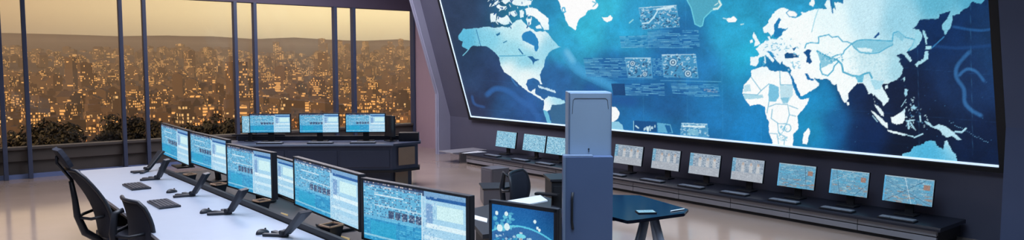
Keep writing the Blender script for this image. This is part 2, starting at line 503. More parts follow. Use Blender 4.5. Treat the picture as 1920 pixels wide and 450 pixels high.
ocean = idw([((850, 10), (46, 60, 110)), ((905, 150), (42, 62, 118)), ((880, 200), (44, 54, 104)), ((960, 200), (38, 80, 150)),
    ((1040, 150), (40, 98, 168)), ((1100, 60), (52, 172, 218)), ((1065, 90), (46, 150, 205)), ((1200, 30), (46, 140, 200)),
    ((1150, 130), (32, 102, 172)), ((1250, 200), (28, 92, 162)), ((1350, 225), (26, 106, 180)), ((1380, 60), (42, 150, 205)),
    ((1400, 240), (22, 112, 190)), ((1300, 130), (34, 106, 176)), ((1540, 190), (22, 120, 190)), ((1560, 230), (18, 80, 150)),
    ((1620, 250), (12, 38, 88)), ((1605, 180), (14, 38, 85)), ((1640, 190), (12, 30, 68)), ((1750, 70), (16, 46, 98)), ((1800, 150), (20, 48, 98)),
    ((1850, 280), (12, 30, 68)), ((1700, 285), (10, 22, 48)), ((1700, 180), (12, 28, 62)), ((1880, 100), (22, 55, 105)), ((1420, 100), (36, 165, 215)),
    ((1525, 240), (24, 130, 198)), ((1130, 15), (60, 180, 225)), ((1480, 20), (42, 146, 204)), ((1440, 120), (20, 90, 160)),
    ((920, -60), (40, 70, 130)), ((1300, -150), (40, 130, 195)), ((1800, -150), (20, 60, 120)), ((1240, 240), (30, 110, 180)), ((1010, 10), (40, 130, 190)),
    ((1160, 60), (44, 150, 208)), ((1270, 80), (32, 96, 168)), ((820, -150), (36, 50, 98)), ((1730, 240), (10, 26, 58))])
def upnoise(step, seed):
    r = np.random.default_rng(seed); g = r.normal(0, 1, (H_ // step + 3, W_ // step + 3))
    yi = ys[:, 0] / step; xi = xs_[0] / step; y0 = yi.astype(int); x0 = xi.astype(int)
    fy = (yi - y0)[:, None]; fx = (xi - x0)[None, :]; fy = fy * fy * (3 - 2 * fy); fx = fx * fx * (3 - 2 * fx)
    return (g[y0][:, x0] * (1 - fx) + g[y0][:, x0 + 1] * fx) * (1 - fy) + (g[y0 + 1][:, x0] * (1 - fx) + g[y0 + 1][:, x0 + 1] * fx) * fy
NZ = upnoise(70, 1) * 0.5 + upnoise(30, 2) * 0.3 + upnoise(12, 3) * 0.2 + upnoise(5, 4) * 0.15
LF = np.clip((1010 - PX) / 130, 0, 1)
ocean = ocean * (np.array((0.98, 1.0, 0.93)) - LF[..., None] * np.array((0.04, 0.03, 0.15)))
ocean = np.clip(ocean * (1 + 0.10 * NZ)[..., None], 0, 255)
land = idw([((870, 75), (95, 185, 218)), ((920, 75), (130, 205, 228)), ((960, 60), (190, 232, 240)), ((1000, 70), (225, 242, 246)), ((960, 92), (150, 215, 232)),
    ((985, 115), (135, 205, 226)), ((950, 130), (235, 246, 246)), ((985, 140), (235, 246, 246)), ((1030, 90), (150, 212, 232)), ((940, 105), (150, 212, 230)),
    ((1000, 175), (235, 245, 248)), ((1045, 188), (165, 220, 238)), ((1025, 200), (235, 244, 246)), ((1080, 20), (252, 254, 254)), ((1440, 90), (230, 243, 248)),
    ((1500, 60), (240, 250, 252)), ((1560, 40), (225, 244, 249)), ((1620, 30), (195, 230, 242)), ((1690, 40), (150, 208, 228)), ((1760, 10), (95, 178, 206)),
    ((1830, 0), (85, 170, 202)), ((1560, 90), (235, 248, 250)), ((1640, 120), (200, 230, 238)), ((1690, 130), (165, 215, 230)), ((1580, 150), (240, 249, 250)),
    ((1440, 190), (245, 250, 252)), ((1470, 250), (246, 250, 252)), ((1650, 180), (215, 238, 246)), ((1640, 215), (225, 242, 248)), ((1680, 220), (232, 245, 250)),
    ((1740, 280), (78, 178, 218)), ((1770, 245), (185, 225, 240)), ((1735, 105), (165, 218, 234)), ((1710, 100), (175, 220, 234)), ((1775, 45), (130, 198, 222)),
    ((1706, 190), (150, 205, 228)), ((1500, 160), (244, 250, 252)), ((940, 30), (235, 245, 248)), ((1010, 30), (240, 247, 250)), ((1540, -120), (170, 215, 235))])
land = np.clip(land * 1.03 * (1 - 0.018 * np.abs(NZ) - (0.04 * np.abs(upnoise(4, 9))) * np.clip((238 - land[..., 0]) / 60, 0, 1))[..., None], 0, 255)
IM = ocean.copy()

def polymask(pts):
    pts = np.array(pts, float)
    x0, y0 = pts.min(0) - 1; x1, y1 = pts.max(0) + 1
    i0, i1 = max(0, int((x0 - CX0) * SC)), min(W_, int((x1 - CX0) * SC) + 1)
    j0, j1 = max(0, int((y0 - CY0) * SC)), min(H_, int((y1 - CY0) * SC) + 1)
    if i1 <= i0 or j1 <= j0: return None
    X = PX[j0:j1, i0:i1]; Y = PY[j0:j1, i0:i1]
    ins = np.zeros(X.shape, bool); n = len(pts)
    for a in range(n):
        xa, ya = pts[a]; xb, yb = pts[(a + 1) % n]
        if ya == yb: continue
        c = ((ya > Y) != (yb > Y)) & (X < (xb - xa) * (Y - ya) / (yb - ya) + xa)
        ins ^= c
    return (slice(j0, j1), slice(i0, i1)), ins

def rough(pts, amp=1.0, seg=3.0):
    out = []; n = len(pts); r = random.Random(len(pts) * 7 + int(pts[0][0]))
    for a in range(n):
        p, q = pts[a], pts[(a + 1) % n]
        L = math.hypot(q[0] - p[0], q[1] - p[1]); k = max(1, int(L / seg))
        out.append(p)
        for t in range(1, k):
            f = t / k
            out.append((p[0] + (q[0] - p[0]) * f + r.uniform(-amp, amp), p[1] + (q[1] - p[1]) * f + r.uniform(-amp, amp)))
    return out

def fill(pts, c=None, a=1.0, amp=0.9):
    r = polymask(rough(pts, amp) if amp else pts)
    if r is None: return
    sl, m = r
    src = land[sl][m] if c is None else (ocean[sl][m] * (0.92 if isinstance(c, str) else 1) if isinstance(c, str) else np.array(c, float))
    v = IM[sl]; v[m] = v[m] * (1 - a) + src * a

def stroke(pts, w, c, a=1.0):
    for p, q in zip(pts[:-1], pts[1:]):
        x0, x1 = min(p[0], q[0]) - w * 2, max(p[0], q[0]) + w * 2
        y0, y1 = min(p[1], q[1]) - w * 2, max(p[1], q[1]) + w * 2
        i0, i1 = max(0, int((x0 - CX0) * SC)), min(W_, int((x1 - CX0) * SC) + 1)
        j0, j1 = max(0, int((y0 - CY0) * SC)), min(H_, int((y1 - CY0) * SC) + 1)
        if i1 <= i0 or j1 <= j0: continue
        X = PX[j0:j1, i0:i1]; Y = PY[j0:j1, i0:i1]
        dx, dy = q[0] - p[0], q[1] - p[1]; L2 = dx * dx + dy * dy + 1e-9
        t = np.clip(((X - p[0]) * dx + (Y - p[1]) * dy) / L2, 0, 1)
        d = np.hypot(X - p[0] - t * dx, Y - p[1] - t * dy)
        m = np.clip((w / 2 + 0.4 - d) / 0.6, 0, 1)[..., None] * a
        v = IM[j0:j1, i0:i1]
        v[:] = v * (1 - m) + (np.array(c, float)) * m

def soft(pts, w, c, a):
    q = [pts[0]] + list(pts) + [pts[-1]]; out = []
    for i in range(1, len(q) - 2):
        for k in range(8):
            t = k / 8; p0, p1, p2, p3 = q[i - 1], q[i], q[i + 1], q[i + 2]
            out.append(tuple(0.5 * (2 * p1[d] + (p2[d] - p0[d]) * t + (2 * p0[d] - 5 * p1[d] + 4 * p2[d] - p3[d]) * t * t + (3 * p1[d] - p0[d] - 3 * p2[d] + p3[d]) * t ** 3) for d in (0, 1)))
    pts = out + [pts[-1]]
    for k in (1.0, 0.66, 0.4): stroke(pts, w * k, c, a * 0.2)

# faint currents
soft([(1787, 50), (1823, 56), (1851, 56), (1897, 44)], 6, (40, 98, 160), 0.9)
soft([(1750, 86), (1790, 90), (1830, 88), (1890, 82)], 8, (30, 75, 135), 0.6)
soft([(1818, 97), (1796, 122), (1793, 144), (1807, 167), (1809, 192), (1822, 207), (1840, 217)], 9, (52, 110, 168), 0.9)
soft([(1798, 142), (1812, 130), (1830, 134), (1845, 152)], 7, (52, 110, 168), 0.9)
soft([(913, 178), (930, 166), (955, 172), (975, 188), (995, 200), (1012, 225)], 12, (48, 100, 165), 0.8)
soft([(885, 180), (890, 195), (908, 201)], 6, (50, 90, 150), 0.8)
soft([(1060, 100), (1085, 130), (1120, 148), (1160, 168)], 22, (70, 160, 212), 0.7)
soft([(1062, 95), (1075, 115)], 14, (120, 190, 225), 0.5)
soft([(1100, 165), (1140, 185), (1190, 190)], 26, (30, 84, 150), 0.6)
for gx in (1126, 1204, 1286, 1352, 1424, 1720, 1820):
    stroke([(gx - 2, -200), (gx, 60), (gx + 4, 290)], 0.5, (90, 170, 215), 0.3)
for gy in (62, 150, 205): stroke([(900, gy), (1890, gy + 0.09 * 900)], 0.5, (60, 130, 190), 0.2)

# land
NA = [(860, 66), (868, 54), (885, 54), (900, 52), (912, 50), (925, 52), (940, 50), (952, 52), (960, 46), (968, 38), (978, 36), (986, 46), (996, 54), (1006, 60), (1014, 58),
      (1020, 64), (1030, 68), (1035, 74), (1045, 84), (1052, 88), (1040, 92), (1030, 98), (1022, 112), (1020, 125), (1012, 140), (1014, 150), (1017, 158), (1013, 158),
      (1008, 150), (1000, 146), (990, 149), (986, 158), (990, 168), (996, 172), (1004, 165), (1004, 176), (1014, 181), (1022, 188), (1016, 188), (1006, 181), (990, 172),
      (975, 160), (965, 150), (958, 143), (950, 138), (945, 135), (938, 122), (936, 108), (928, 98), (918, 90), (908, 86), (886, 86), (878, 93), (872, 90), (866, 86), (868, 78), (860, 74)]
fill(NA)
fill([(978, 68), (983, 61), (994, 57), (1003, 64), (1009, 76), (1010, 90), (1006, 97), (1003, 95), (1002, 86), (990, 80), (980, 76)], (40, 125, 185))
stroke([(880, 91), (874, 98), (868, 104)], 1.5, (120, 200, 225))
fill([(958, 143), (963, 150), (972, 163), (968, 161), (960, 151)], (60, 120, 180), 0.9)
for q in ([(919, 26), (931, 25), (930, 40), (920, 42)], [(933, 30), (942, 33), (950, 28), (955, 34), (961, 44), (945, 47), (930, 40)], [(921, 13), (930, 2), (935, 0), (930, 10)],
          [(930, 12), (935, 7), (942, 12), (950, 12), (945, 18), (938, 20)], [(955, 2), (966, -4), (997, 2), (996, 8), (985, 11), (970, 10), (962, 8)], [(957, 22), (966, 19), (970, 28), (965, 32), (957, 28)],
          [(974, 20), (980, 18), (982, 32), (976, 34)], [(984, 17), (992, 14), (1005, 16), (1018, 26), (1028, 34), (1029, 56), (1020, 56), (1014, 46), (1008, 36), (998, 30), (988, 30)],
          [(986, 36), (995, 35), (996, 45), (990, 49)], [(1004, 50), (1012, 46), (1017, 54), (1006, 54)], [(940, 2), (955, -8), (958, 0), (948, 8)],
          [(950, -6), (1010, -8), (1030, -60), (980, -90), (935, -40)], [(1012, 62), (1022, 58), (1030, 66), (1038, 78), (1020, 76)]):
    fill(q)
for k in range(60):
    x = random.uniform(918, 1000); y = random.uniform(-10, 52)
    stroke([(x, y), (x + random.uniform(-4, 4), y + random.uniform(2, 5))], random.uniform(1, 2), (30, 80, 140) if k % 2 else (225, 240, 245))
stroke([(936, 105), (955, 105), (985, 104)], 1.1, (60, 150, 190)); stroke([(893, 56), (901, 85)], 1.0, (50, 120, 165))
fill([(989, 106), (998, 105), (1004, 111), (1012, 112), (1003, 115), (1000, 122), (997, 113)], (30, 95, 150)); fill([(930, 64), (938, 60), (937, 65), (932, 68)], (40, 110, 155))
stroke([(944, 80), (950, 77)], 1.6, (50, 120, 160)); stroke([(973, 92), (980, 101)], 2, (35, 100, 150))
for k in range(26):
    x = 1010 + k * 1.2; stroke([(x, 162 + k * 0.4 + random.uniform(-1.5, 1.5)), (x + 1, 163 + k * 0.4)], random.uniform(1, 3), (200, 228, 242))
fill([(1034, 196), (1062, 192), (1090, 205), (1090, 240), (1035, 232), (1030, 208)], (58, 104, 140), 0.85)
fill([(1020, 188), (1028, 180), (1045, 184), (1058, 188), (1060, 193), (1050, 196), (1034, 197), (1032, 206), (1026, 209), (1018, 206), (1020, 197)])
fill([(1018, 206), (1026, 209), (1030, 218), (1034, 231), (1027, 231), (1022, 218)], (105, 185, 215))
fill([(1140, 199), (1155, 201), (1162, 211), (1159, 222), (1150, 229), (1140, 229)], (246, 250, 252))
fill([(1140, 229), (1160, 228), (1167, 234), (1170, 246), (1140, 246)], (140, 200, 226))
fill([(1046, 0), (1050, 8), (1053, 20), (1058, 28), (1060, 36), (1066, 48), (1079, 57), (1084, 40), (1088, 34), (1098, 28), (1102, 20), (1118, 16), (1122, 10), (1116, 0), (1125, -40), (1110, -90), (1060, -100), (1035, -50), (1042, -10)])
fill([(1053, 14), (1059, 13), (1062, 22), (1056, 25)], (90, 175, 215)); fill([(1055, 16), (1058, 16), (1059, 22), (1055, 22)], (245, 250, 252))
stroke([(1111, 3), (1118, 6), (1112, 12)], 2, (110, 190, 215))
fill([(1128, 32), (1133, 33), (1140, 32), (1145, 28), (1149, 33), (1146, 39), (1138, 42), (1132, 38)], (250, 253, 252))
stroke([(1180, 43), (1187, 37)], 2, (150, 215, 225))
fill([(1288, 0), (1296, 15), (1300, 32), (1303, 45), (1313, 50), (1317, 48), (1320, 34), (1326, 28), (1334, 20), (1346, 17), (1353, 8), (1349, 0), (1355, -40), (1330, -90), (1290, -70), (1280, -20)], (82, 160, 185))
stroke([(1288, 0), (1296, 15), (1300, 32), (1303, 45), (1313, 50), (1317, 48), (1320, 34), (1326, 28), (1334, 20), (1346, 17), (1353, 8), (1349, 0)], 1.8, (110, 205, 225))
stroke([(1338, 17), (1346, 16), (1352, 9), (1348, 2)], 3, (215, 238, 235)); stroke([(1340, 10), (1346, 6)], 1.5, (200, 230, 230))
fill([(1364, 34), (1370, 34), (1376, 30), (1382, 36), (1378, 42), (1366, 42), (1362, 37)], (248, 252, 252)); stroke([(1356, 34), (1364, 36)], 1.5, (200, 232, 240)); stroke([(1389, 46), (1394, 45)], 2, (190, 230, 235))
fill([(1413, 59), (1417, 66), (1422, 75), (1426, 82), (1419, 86), (1414, 87), (1416, 78), (1411, 68)]); fill([(1406, 76), (1411, 74), (1412, 79), (1407, 81)])
SCAN = [(1430, 52), (1439, 45), (1444, 34), (1449, 26), (1458, 18), (1467, 14), (1477, 17), (1488, 24), (1484, 34), (1480, 50), (1474, 54), (1462, 52), (1452, 60), (1446, 69), (1440, 60), (1433, 62)]
fill(SCAN)
EU = [(1417, 92), (1426, 84), (1436, 76), (1442, 76), (1439, 69), (1443, 68), (1446, 74), (1456, 74), (1466, 66), (1468, 58), (1476, 55), (1481, 40), (1482, 32), (1491, 34), (1496, 32), (1504, 27), (1501, 22), (1510, 24),
      (1517, 20), (1535, 16), (1551, 17), (1546, 9), (1551, 0), (1556, 0), (1558, 12), (1559, 23), (1564, 14), (1567, 19), (1564, 4), (1580, 6), (1584, -6), (1600, -30), (1650, -70), (1720, -90), (1800, -60), (1860, -40), (1846, 0),
      (1840, 7), (1823, 3), (1815, 14), (1801, 22), (1799, 27), (1785, 29), (1786, 38), (1782, 52), (1772, 66), (1770, 58), (1766, 52), (1769, 42), (1776, 36), (1780, 27), (1783, 20), (1778, 22), (1762, 27), (1759, 35), (1744, 36),
      (1725, 37), (1718, 48), (1712, 53), (1723, 55), (1728, 62), (1729, 72), (1724, 82), (1712, 92), (1699, 98), (1707, 107), (1710, 114), (1707, 117), (1702, 111), (1696, 103), (1689, 100), (1680, 104), (1688, 111), (1685, 116),
      (1692, 124), (1693, 130), (1692, 138), (1681, 150), (1664, 157), (1656, 157), (1653, 161), (1667, 185), (1665, 191), (1656, 199), (1654, 192), (1644, 183), (1639, 177), (1640, 194), (1637, 178), (1634, 174), (1628, 177),
      (1626, 169), (1618, 156), (1607, 156), (1590, 175), (1591, 185), (1584, 193), (1580, 188), (1570, 166), (1569, 157), (1565, 160), (1560, 157), (1557, 151), (1550, 147), (1542, 149), (1530, 147), (1526, 146), (1529, 150), (1536, 157),
      (1536, 161), (1504, 180), (1500, 180), (1493, 162), (1485, 144), (1482, 138), (1484, 132), (1480, 125), (1474, 124), (1468, 120), (1467, 114), (1463, 121), (1458, 116), (1455, 112), (1451, 108), (1446, 101), (1443, 102), (1446, 106),
      (1452, 113), (1449, 117), (1442, 110), (1436, 103), (1430, 106), (1423, 108), (1422, 118), (1418, 124), (1407, 123), (1407, 107), (1420, 106), (1424, 102), (1420, 95)]
fill(EU)
fill([(1461, 33), (1465, 37), (1460, 46), (1459, 53), (1470, 54), (1474, 57), (1466, 60), (1466, 66), (1456, 71), (1451, 69), (1452, 58), (1452, 45)], (26, 110, 170))
fill([(1471, 102), (1475, 99), (1487, 100), (1498, 105), (1498, 108), (1481, 109), (1472, 110)], (12, 60, 115)); fill([(1485, 90), (1493, 89), (1488, 96)], (20, 90, 150))
fill([(1506, 98), (1515, 92), (1522, 95), (1518, 101), (1519, 108), (1523, 116), (1518, 120), (1512, 117), (1513, 108), (1510, 102)], (15, 70, 130))
fill([(1509, 138), (1513, 137), (1518, 146), (1527, 149), (1524, 152), (1515, 150)], (25, 100, 165))
fill([(1436, 96), (1444, 96), (1450, 102), (1455, 108), (1450, 106), (1442, 100)], (40, 125, 185)); stroke([(1434, 107), (1435, 118)], 2.5, (205, 232, 242))
for k in range(110):
    x = random.uniform(1430, 1500); y = random.uniform(72, 134)
    if 1436 < x < 1476 and y > 104: continue
    stroke([(x, y), (x + random.uniform(-5, 5), y + random.uniform(-3, 3))], random.uniform(0.8, 2), (95, 175, 210) if k % 3 else (240, 248, 250), 0.8)
fill([(1474, 24), (1480, 19), (1490, 21), (1496, 27), (1493, 32), (1480, 31)], (248, 252, 252)); stroke([(1474, 24), (1480, 19), (1490, 21), (1496, 27), (1493, 32), (1480, 31), (1474, 24)], 1.2, (60, 150, 200))
fill([(1517, 9), (1521, 0), (1526, -3), (1528, 3), (1525, 13)], (240, 249, 250)); stroke([(1558, 0), (1561, 24)], 2.2, (30, 110, 170)); stroke([(1578, -2), (1580, 6)], 2, (30, 110, 170))
CB = (84, 172, 205)
stroke([(1509, 90), (1512, 82), (1520, 80), (1535, 81), (1535, 69), (1554, 65), (1560, 70), (1567, 69), (1571, 68), (1580, 78), (1588, 78), (1597, 82), (1583, 95), (1581, 101), (1570, 103), (1558, 108), (1545, 103), (1532, 95)], 2.0, CB)
stroke([(1535, 16), (1528, 35), (1522, 60)], 1.4, (140, 205, 225), 0.8)
fill([(1597, 82), (1607, 76), (1622, 74), (1652, 76), (1673, 77), (1675, 82), (1660, 90), (1648, 99), (1630, 101), (1610, 97), (1602, 88)], (135, 200, 222))
fill([(1606, 90), (1625, 90), (1636, 93), (1634, 98), (1612, 96)], (220, 242, 248))
stroke([(1597, 82), (1607, 76), (1622, 74), (1652, 76), (1673, 77), (1675, 62), (1684, 59), (1697, 70), (1715, 74), (1711, 86), (1703, 95)], 2.0, CB)
stroke([(1597, 82), (1602, 90), (1612, 98), (1630, 101), (1648, 99), (1662, 90), (1674, 84)], 1.8, CB)
fill([(1675, 64), (1684, 59), (1697, 70), (1692, 78), (1683, 70)], (135, 198, 220)); fill([(1636, 72), (1648, 60), (1650, 64), (1642, 72)], (30, 80, 140))
fill([(1718, 56), (1728, 62), (1728, 74), (1716, 90), (1706, 94), (1714, 76)], (150, 212, 230), 0.8)
stroke([(1532, 96), (1544, 103), (1554, 108), (1569, 112), (1578, 120), (1580, 130), (1581, 135), (1598, 142), (1612, 143), (1622, 138), (1630, 136), (1635, 146)], 3.2, (80, 168, 200))
stroke([(1538, 119), (1538, 130), (1542, 139), (1552, 142), (1562, 132), (1564, 124), (1571, 117)], 2.2, CB)
fill([(1532, 98), (1556, 110), (1568, 114), (1548, 124), (1540, 128), (1538, 116)], (120, 190, 215), 0.85)
fill([(1604, 142), (1620, 141), (1617, 155), (1608, 155)], (100, 185, 215)); fill([(1632, 150), (1658, 152), (1650, 168), (1640, 168)], (150, 210, 230), 0.7)
for k in range(90):
    x = random.uniform(1536, 1580); y = random.uniform(98, 124)
    if abs((y - 98) - (x - 1536) * 0.4) < 12: stroke([(x, y), (x + random.uniform(-3, 3), y + random.uniform(-2, 2))], 1.2, (70, 160, 198) if k % 2 else (215, 238, 244), 0.8)
for k in range(260):
    x = random.uniform(1590, 1690); y = random.uniform(95, 150)
    stroke([(x, y), (x + random.uniform(-3, 3), y + random.uniform(-2, 2))], 1.6, (160, 208, 224), 0.35)
fill([(1587, 190), (1592, 192), (1593, 197), (1589, 198)], (235, 246, 250))
AF = [(1423, 127), (1429, 125), (1438, 125), (1442, 131), (1455, 134), (1465, 133), (1478, 136), (1482, 143), (1487, 163), (1493, 178), (1501, 187), (1518, 183), (1512, 197), (1495, 217), (1497, 240), (1487, 253), (1487, 267), (1482, 290),
      (1450, 290), (1448, 265), (1442, 250), (1442, 231), (1435, 212), (1435, 200), (1421, 195), (1406, 199), (1397, 185), (1392, 174), (1395, 159), (1408, 144), (1409, 132)]
fill(AF)
AB = (130, 190, 215)
fill([(1442, 157), (1448, 158), (1460, 163), (1461, 180), (1455, 190), (1442, 191), (1440, 178)], (120, 192, 222)); fill([(1463, 160), (1486, 160), (1487, 178), (1478, 192), (1466, 188), (1462, 175)], (190, 224, 236))
fill([(1463, 184), (1480, 182), (1477, 194), (1468, 194)], (110, 185, 215), 0.7); fill([(1393, 176), (1430, 178), (1432, 184), (1396, 186)], (150, 205, 225), 0.8); fill([(1395, 160), (1407, 158), (1408, 172), (1394, 172)], (150, 205, 225), 0.6)
for st in ([(1408, 144), (1427, 170), (1442, 157)], [(1427, 170), (1420, 178), (1394, 176)], [(1462, 133), (1463, 159), (1486, 159)], [(1442, 200), (1455, 195), (1477, 196), (1480, 215), (1475, 232), (1460, 232), (1446, 222), (1448, 205)],
           [(1443, 250), (1457, 251), (1460, 270)], [(1458, 232), (1460, 250), (1472, 256), (1470, 272)], [(1480, 198), (1496, 204)], [(1442, 190), (1438, 212)], [(1480, 215), (1492, 218)]):
    stroke(st, 1.4, AB)
for k in range(24):
    t = k / 24 * 2 * PI; stroke([(1477 + 6 * math.cos(t), 240 + 7 * math.sin(t)), (1477 + 6 * math.cos(t + 0.3), 240 + 7 * math.sin(t + 0.3))], 1.5, AB)
for k in range(30): x = random.uniform(1458, 1476); y = random.uniform(234, 262); stroke([(x, y), (x + random.uniform(-3, 3), y + 2)], 1.5, (120, 190, 218), 0.7)
fill([(1484, 141), (1487, 146), (1494, 162), (1501, 179), (1499, 184), (1493, 172), (1487, 158)], (22, 100, 165))
for q in ([(1516, 240), (1519, 248), (1513, 271), (1505, 270), (1506, 251)], [(1631, 206), (1639, 210), (1652, 221), (1665, 233), (1664, 241), (1653, 233), (1642, 219)], [(1639, 194), (1647, 199), (1656, 210), (1658, 219), (1652, 216), (1645, 206)],
          [(1663, 243), (1672, 245), (1691, 249), (1702, 253), (1696, 255), (1679, 250), (1666, 247)], [(1670, 220), (1677, 218), (1688, 211), (1696, 203), (1698, 208), (1696, 216), (1698, 220), (1693, 231), (1681, 234), (1673, 231)],
          [(1696, 166), (1703, 168), (1701, 178), (1697, 182)], [(1714, 196), (1719, 202), (1715, 206), (1707, 202)], [(1693, 146), (1697, 144), (1696, 155)], [(1659, 161), (1664, 159), (1665, 165), (1660, 167)],
          [(1733, 227), (1742, 230), (1750, 238), (1760, 233), (1775, 238), (1788, 247), (1803, 262), (1797, 263), (1784, 255), (1777, 258), (1767, 253), (1763, 245), (1753, 241), (1744, 237), (1736, 231)],
          [(1691, 289), (1708, 284), (1713, 275), (1732, 270), (1735, 265), (1746, 263), (1753, 264), (1756, 273), (1769, 281), (1771, 265), (1776, 263), (1780, 273), (1786, 284), (1792, 289), (1796, 312), (1690, 312)],
          [(1740, 95), (1741, 111), (1731, 117), (1721, 123), (1720, 127), (1715, 121), (1720, 116), (1731, 111), (1734, 97)], [(1736, 87), (1747, 87), (1746, 92), (1734, 93)],
          [(1730, 56), (1734, 58), (1737, 68), (1741, 72), (1738, 74), (1739, 84), (1736, 84), (1734, 72), (1730, 62)]):
    fill(q)
for k in range(60):
    x = random.uniform(1697, 1742); y = random.uniform(182, 246)
    if (x - 1697) * 1.0 > (y - 182) * 0.75 + 16: continue
    stroke([(x, y), (x + random.uniform(-2, 3), y + random.uniform(-2, 3))], random.uniform(0.8, 2), (190, 225, 238) if k % 3 else (90, 150, 190), 0.9)
for st, w in (([(1690, 200), (1699, 186)], 1.2), ([(1701, 227), (1714, 225)], 2.5), ([(1703, 228), (1704, 241)], 3), ([(1707, 230), (1714, 241)], 2.5), ([(1725, 217), (1726, 227)], 2.2), ([(1714, 258), (1730, 251)], 2.5),
              ([(1791, 247), (1803, 248), (1811, 241)], 3.2), ([(1636, 217), (1645, 228)], 1.5), ([(1703, 254), (1712, 256)], 2)):
    stroke(st, w, (170, 218, 236))
stroke([(1747, 90), (1758, 80), (1770, 69)], 2, (50, 120, 175))
for k in range(22):
    x = 1780 + k * 3.4; y = 228 + k * 1.9 + random.uniform(-2, 2); stroke([(x, y), (x + 0.8, y)], 1.2, (120, 180, 215), 0.8)
for k in range(30):
    x = random.uniform(1540, 1890); y = random.uniform(150, 280); stroke([(x, y), (x + 0.6, y)], 1.0, (70, 130, 180), 0.7)

# floating information panels
def lines_panel(q, n, c=(135, 208, 232), a=0.9):
    (x0, y0), (x1, y1), (x2, y2), (x3, y3) = q
    fill(q, (26, 84, 150), 0.45, 0)
    for i in range(n):
        t = (i + 0.5) / n
        xa, ya = x0 + (x3 - x0) * t, y0 + (y3 - y0) * t; xb, yb = x1 + (x2 - x1) * t, y1 + (y2 - y1) * t
        s = 0.0
        while s < 1:
            e = min(1, s + random.uniform(0.03, 0.25))
            if random.random() < 0.8: stroke([(xa + (xb - xa) * s, ya + (yb - ya) * s), (xa + (xb - xa) * e, ya + (yb - ya) * e)], 1.0, c, a * random.uniform(0.4, 1))
            s = e + random.uniform(0.0, 0.03)
def photo_panel(q, circles=(), dark=0.4):
    fill(q, (70, 140, 185), 0.9, 0)
    (x0, y0), (x1, y1), (x2, y2), (x3, y3) = q
    for k in range(int(abs(x1 - x0) * 3)):
        u, v = random.random(), random.random()
        x = (x0 + (x1 - x0) * u) * (1 - v) + (x3 + (x2 - x3) * u) * v; y = (y0 + (y1 - y0) * u) * (1 - v) + (y3 + (y2 - y3) * u) * v
        c = (190, 220, 235) if random.random() < 0.4 * (1.5 - v) else ((35, 60, 100) if random.random() < dark * (0.5 + v) else (80, 150, 195))
        stroke([(x, y), (x + random.uniform(-4, 4), y + random.uniform(-2, 2))], random.uniform(1, 2.2), c, 0.8)
    for cx, cy, r in circles:
        for rr, c in ((r + 1.5, (40, 90, 140)), (r, (190, 225, 240)), (r * 0.6, (40, 70, 110)), (r * 0.3, (210, 232, 240))):
            stroke([(cx, cy), (cx + 0.01, cy)], rr * 2, c, 0.9)
    stroke([q[0], q[1]], 1.4, (190, 225, 240), 0.9); stroke([q[1], q[2], q[3], q[0]], 0.8, (120, 180, 215), 0.8)
lines_panel([(1162, 68), (1218, 66), (1220, 90), (1165, 90)], 9)
lines_panel([(1214, 57), (1309, 56), (1312, 91), (1216, 90)], 12)
photo_panel([(1198, 15), (1268, 10), (1274, 50), (1205, 55)], (), 0.7); stroke([(1205, 44), (1216, 43), (1226, 32), (1232, 22)], 2.5, (190, 225, 240)); stroke([(1232, 18), (1262, 12)], 4, (200, 228, 240))
lines_panel([(1094, 108), (1172, 109), (1178, 146), (1100, 144)], 13)
photo_panel([(1172, 109), (1220, 109), (1223, 146), (1178, 145)], ((1186, 119, 4.5), (1209, 139, 4.2)), 0.4)
lines_panel([(1222, 109), (1241, 109), (1243, 142), (1226, 142)], 10)
photo_panel([(1241, 103), (1304, 102), (1309, 146), (1245, 144)], ((1262, 117, 6.5), (1290, 138, 6)), 0.3)
lines_panel([(1172, 157), (1245, 156), (1246, 180), (1173, 179)], 8); fill([(1146, 157), (1171, 157), (1173, 179), (1150, 179)], (20, 62, 112), 0.9, 0)
lines_panel([(1258, 156), (1346, 158), (1350, 184), (1262, 178)], 9); lines_panel([(1320, 166), (1344, 168), (1345, 174), (1320, 172)], 3, (190, 190, 200))
stroke([(1238, 151), (1352, 153)], 1.0, (110, 180, 215), 0.7); stroke([(1110, 148), (1230, 148)], 0.8, (90, 160, 205), 0.5)
fill([(1187, 226), (1231, 228), (1232, 248), (1187, 244)], (20, 70, 125), 0.8, 0); stroke([(1188, 227), (1188, 244)], 1.2, (150, 210, 232))
for k in range(16): x = random.uniform(1207, 1229); y = random.uniform(233, 245); stroke([(x, y), (x, y + 3)], 2, (205, 232, 240), 0.9)
stroke([(1192, 236), (1197, 240)], 2.4, (190, 222, 235))
fill([(1232, 230), (1257, 233), (1262, 250), (1234, 248)], (100, 175, 210), 0.9, 0); fill([(1246, 234), (1256, 235), (1260, 249), (1252, 249)], (20, 90, 150), 0.9, 0)
photo_panel([(1278, 231), (1326, 233), (1328, 257), (1276, 254)], (), 0.05); fill([(1281, 235), (1322, 236), (1323, 240), (1281, 238)], (225, 242, 246), 0.9, 0); fill([(1290, 243), (1308, 242), (1310, 254), (1288, 253)], (140, 200, 220), 0.7, 0)
gl = np.exp(-(((PX - 1130) / 190) ** 2 + ((PY - 20) / 90) ** 2)) * 0.16 + np.exp(-(((PX - 1410) / 110) ** 2 + ((PY - 130) / 150) ** 2)) * 0.20 + np.exp(-(((PX - 1525) / 60) ** 2 + ((PY - 225) / 60) ** 2)) * 0.16
IM = IM + (np.array((50, 215, 255)) - IM) * gl[..., None] * (IM[..., :1] < 110)
IM = np.clip(IM * (1 + rng.normal(0, 0.035, IM.shape[:2]))[..., None] + rng.normal(0, 2.5, IM.shape[:2])[..., None], 0, 255)

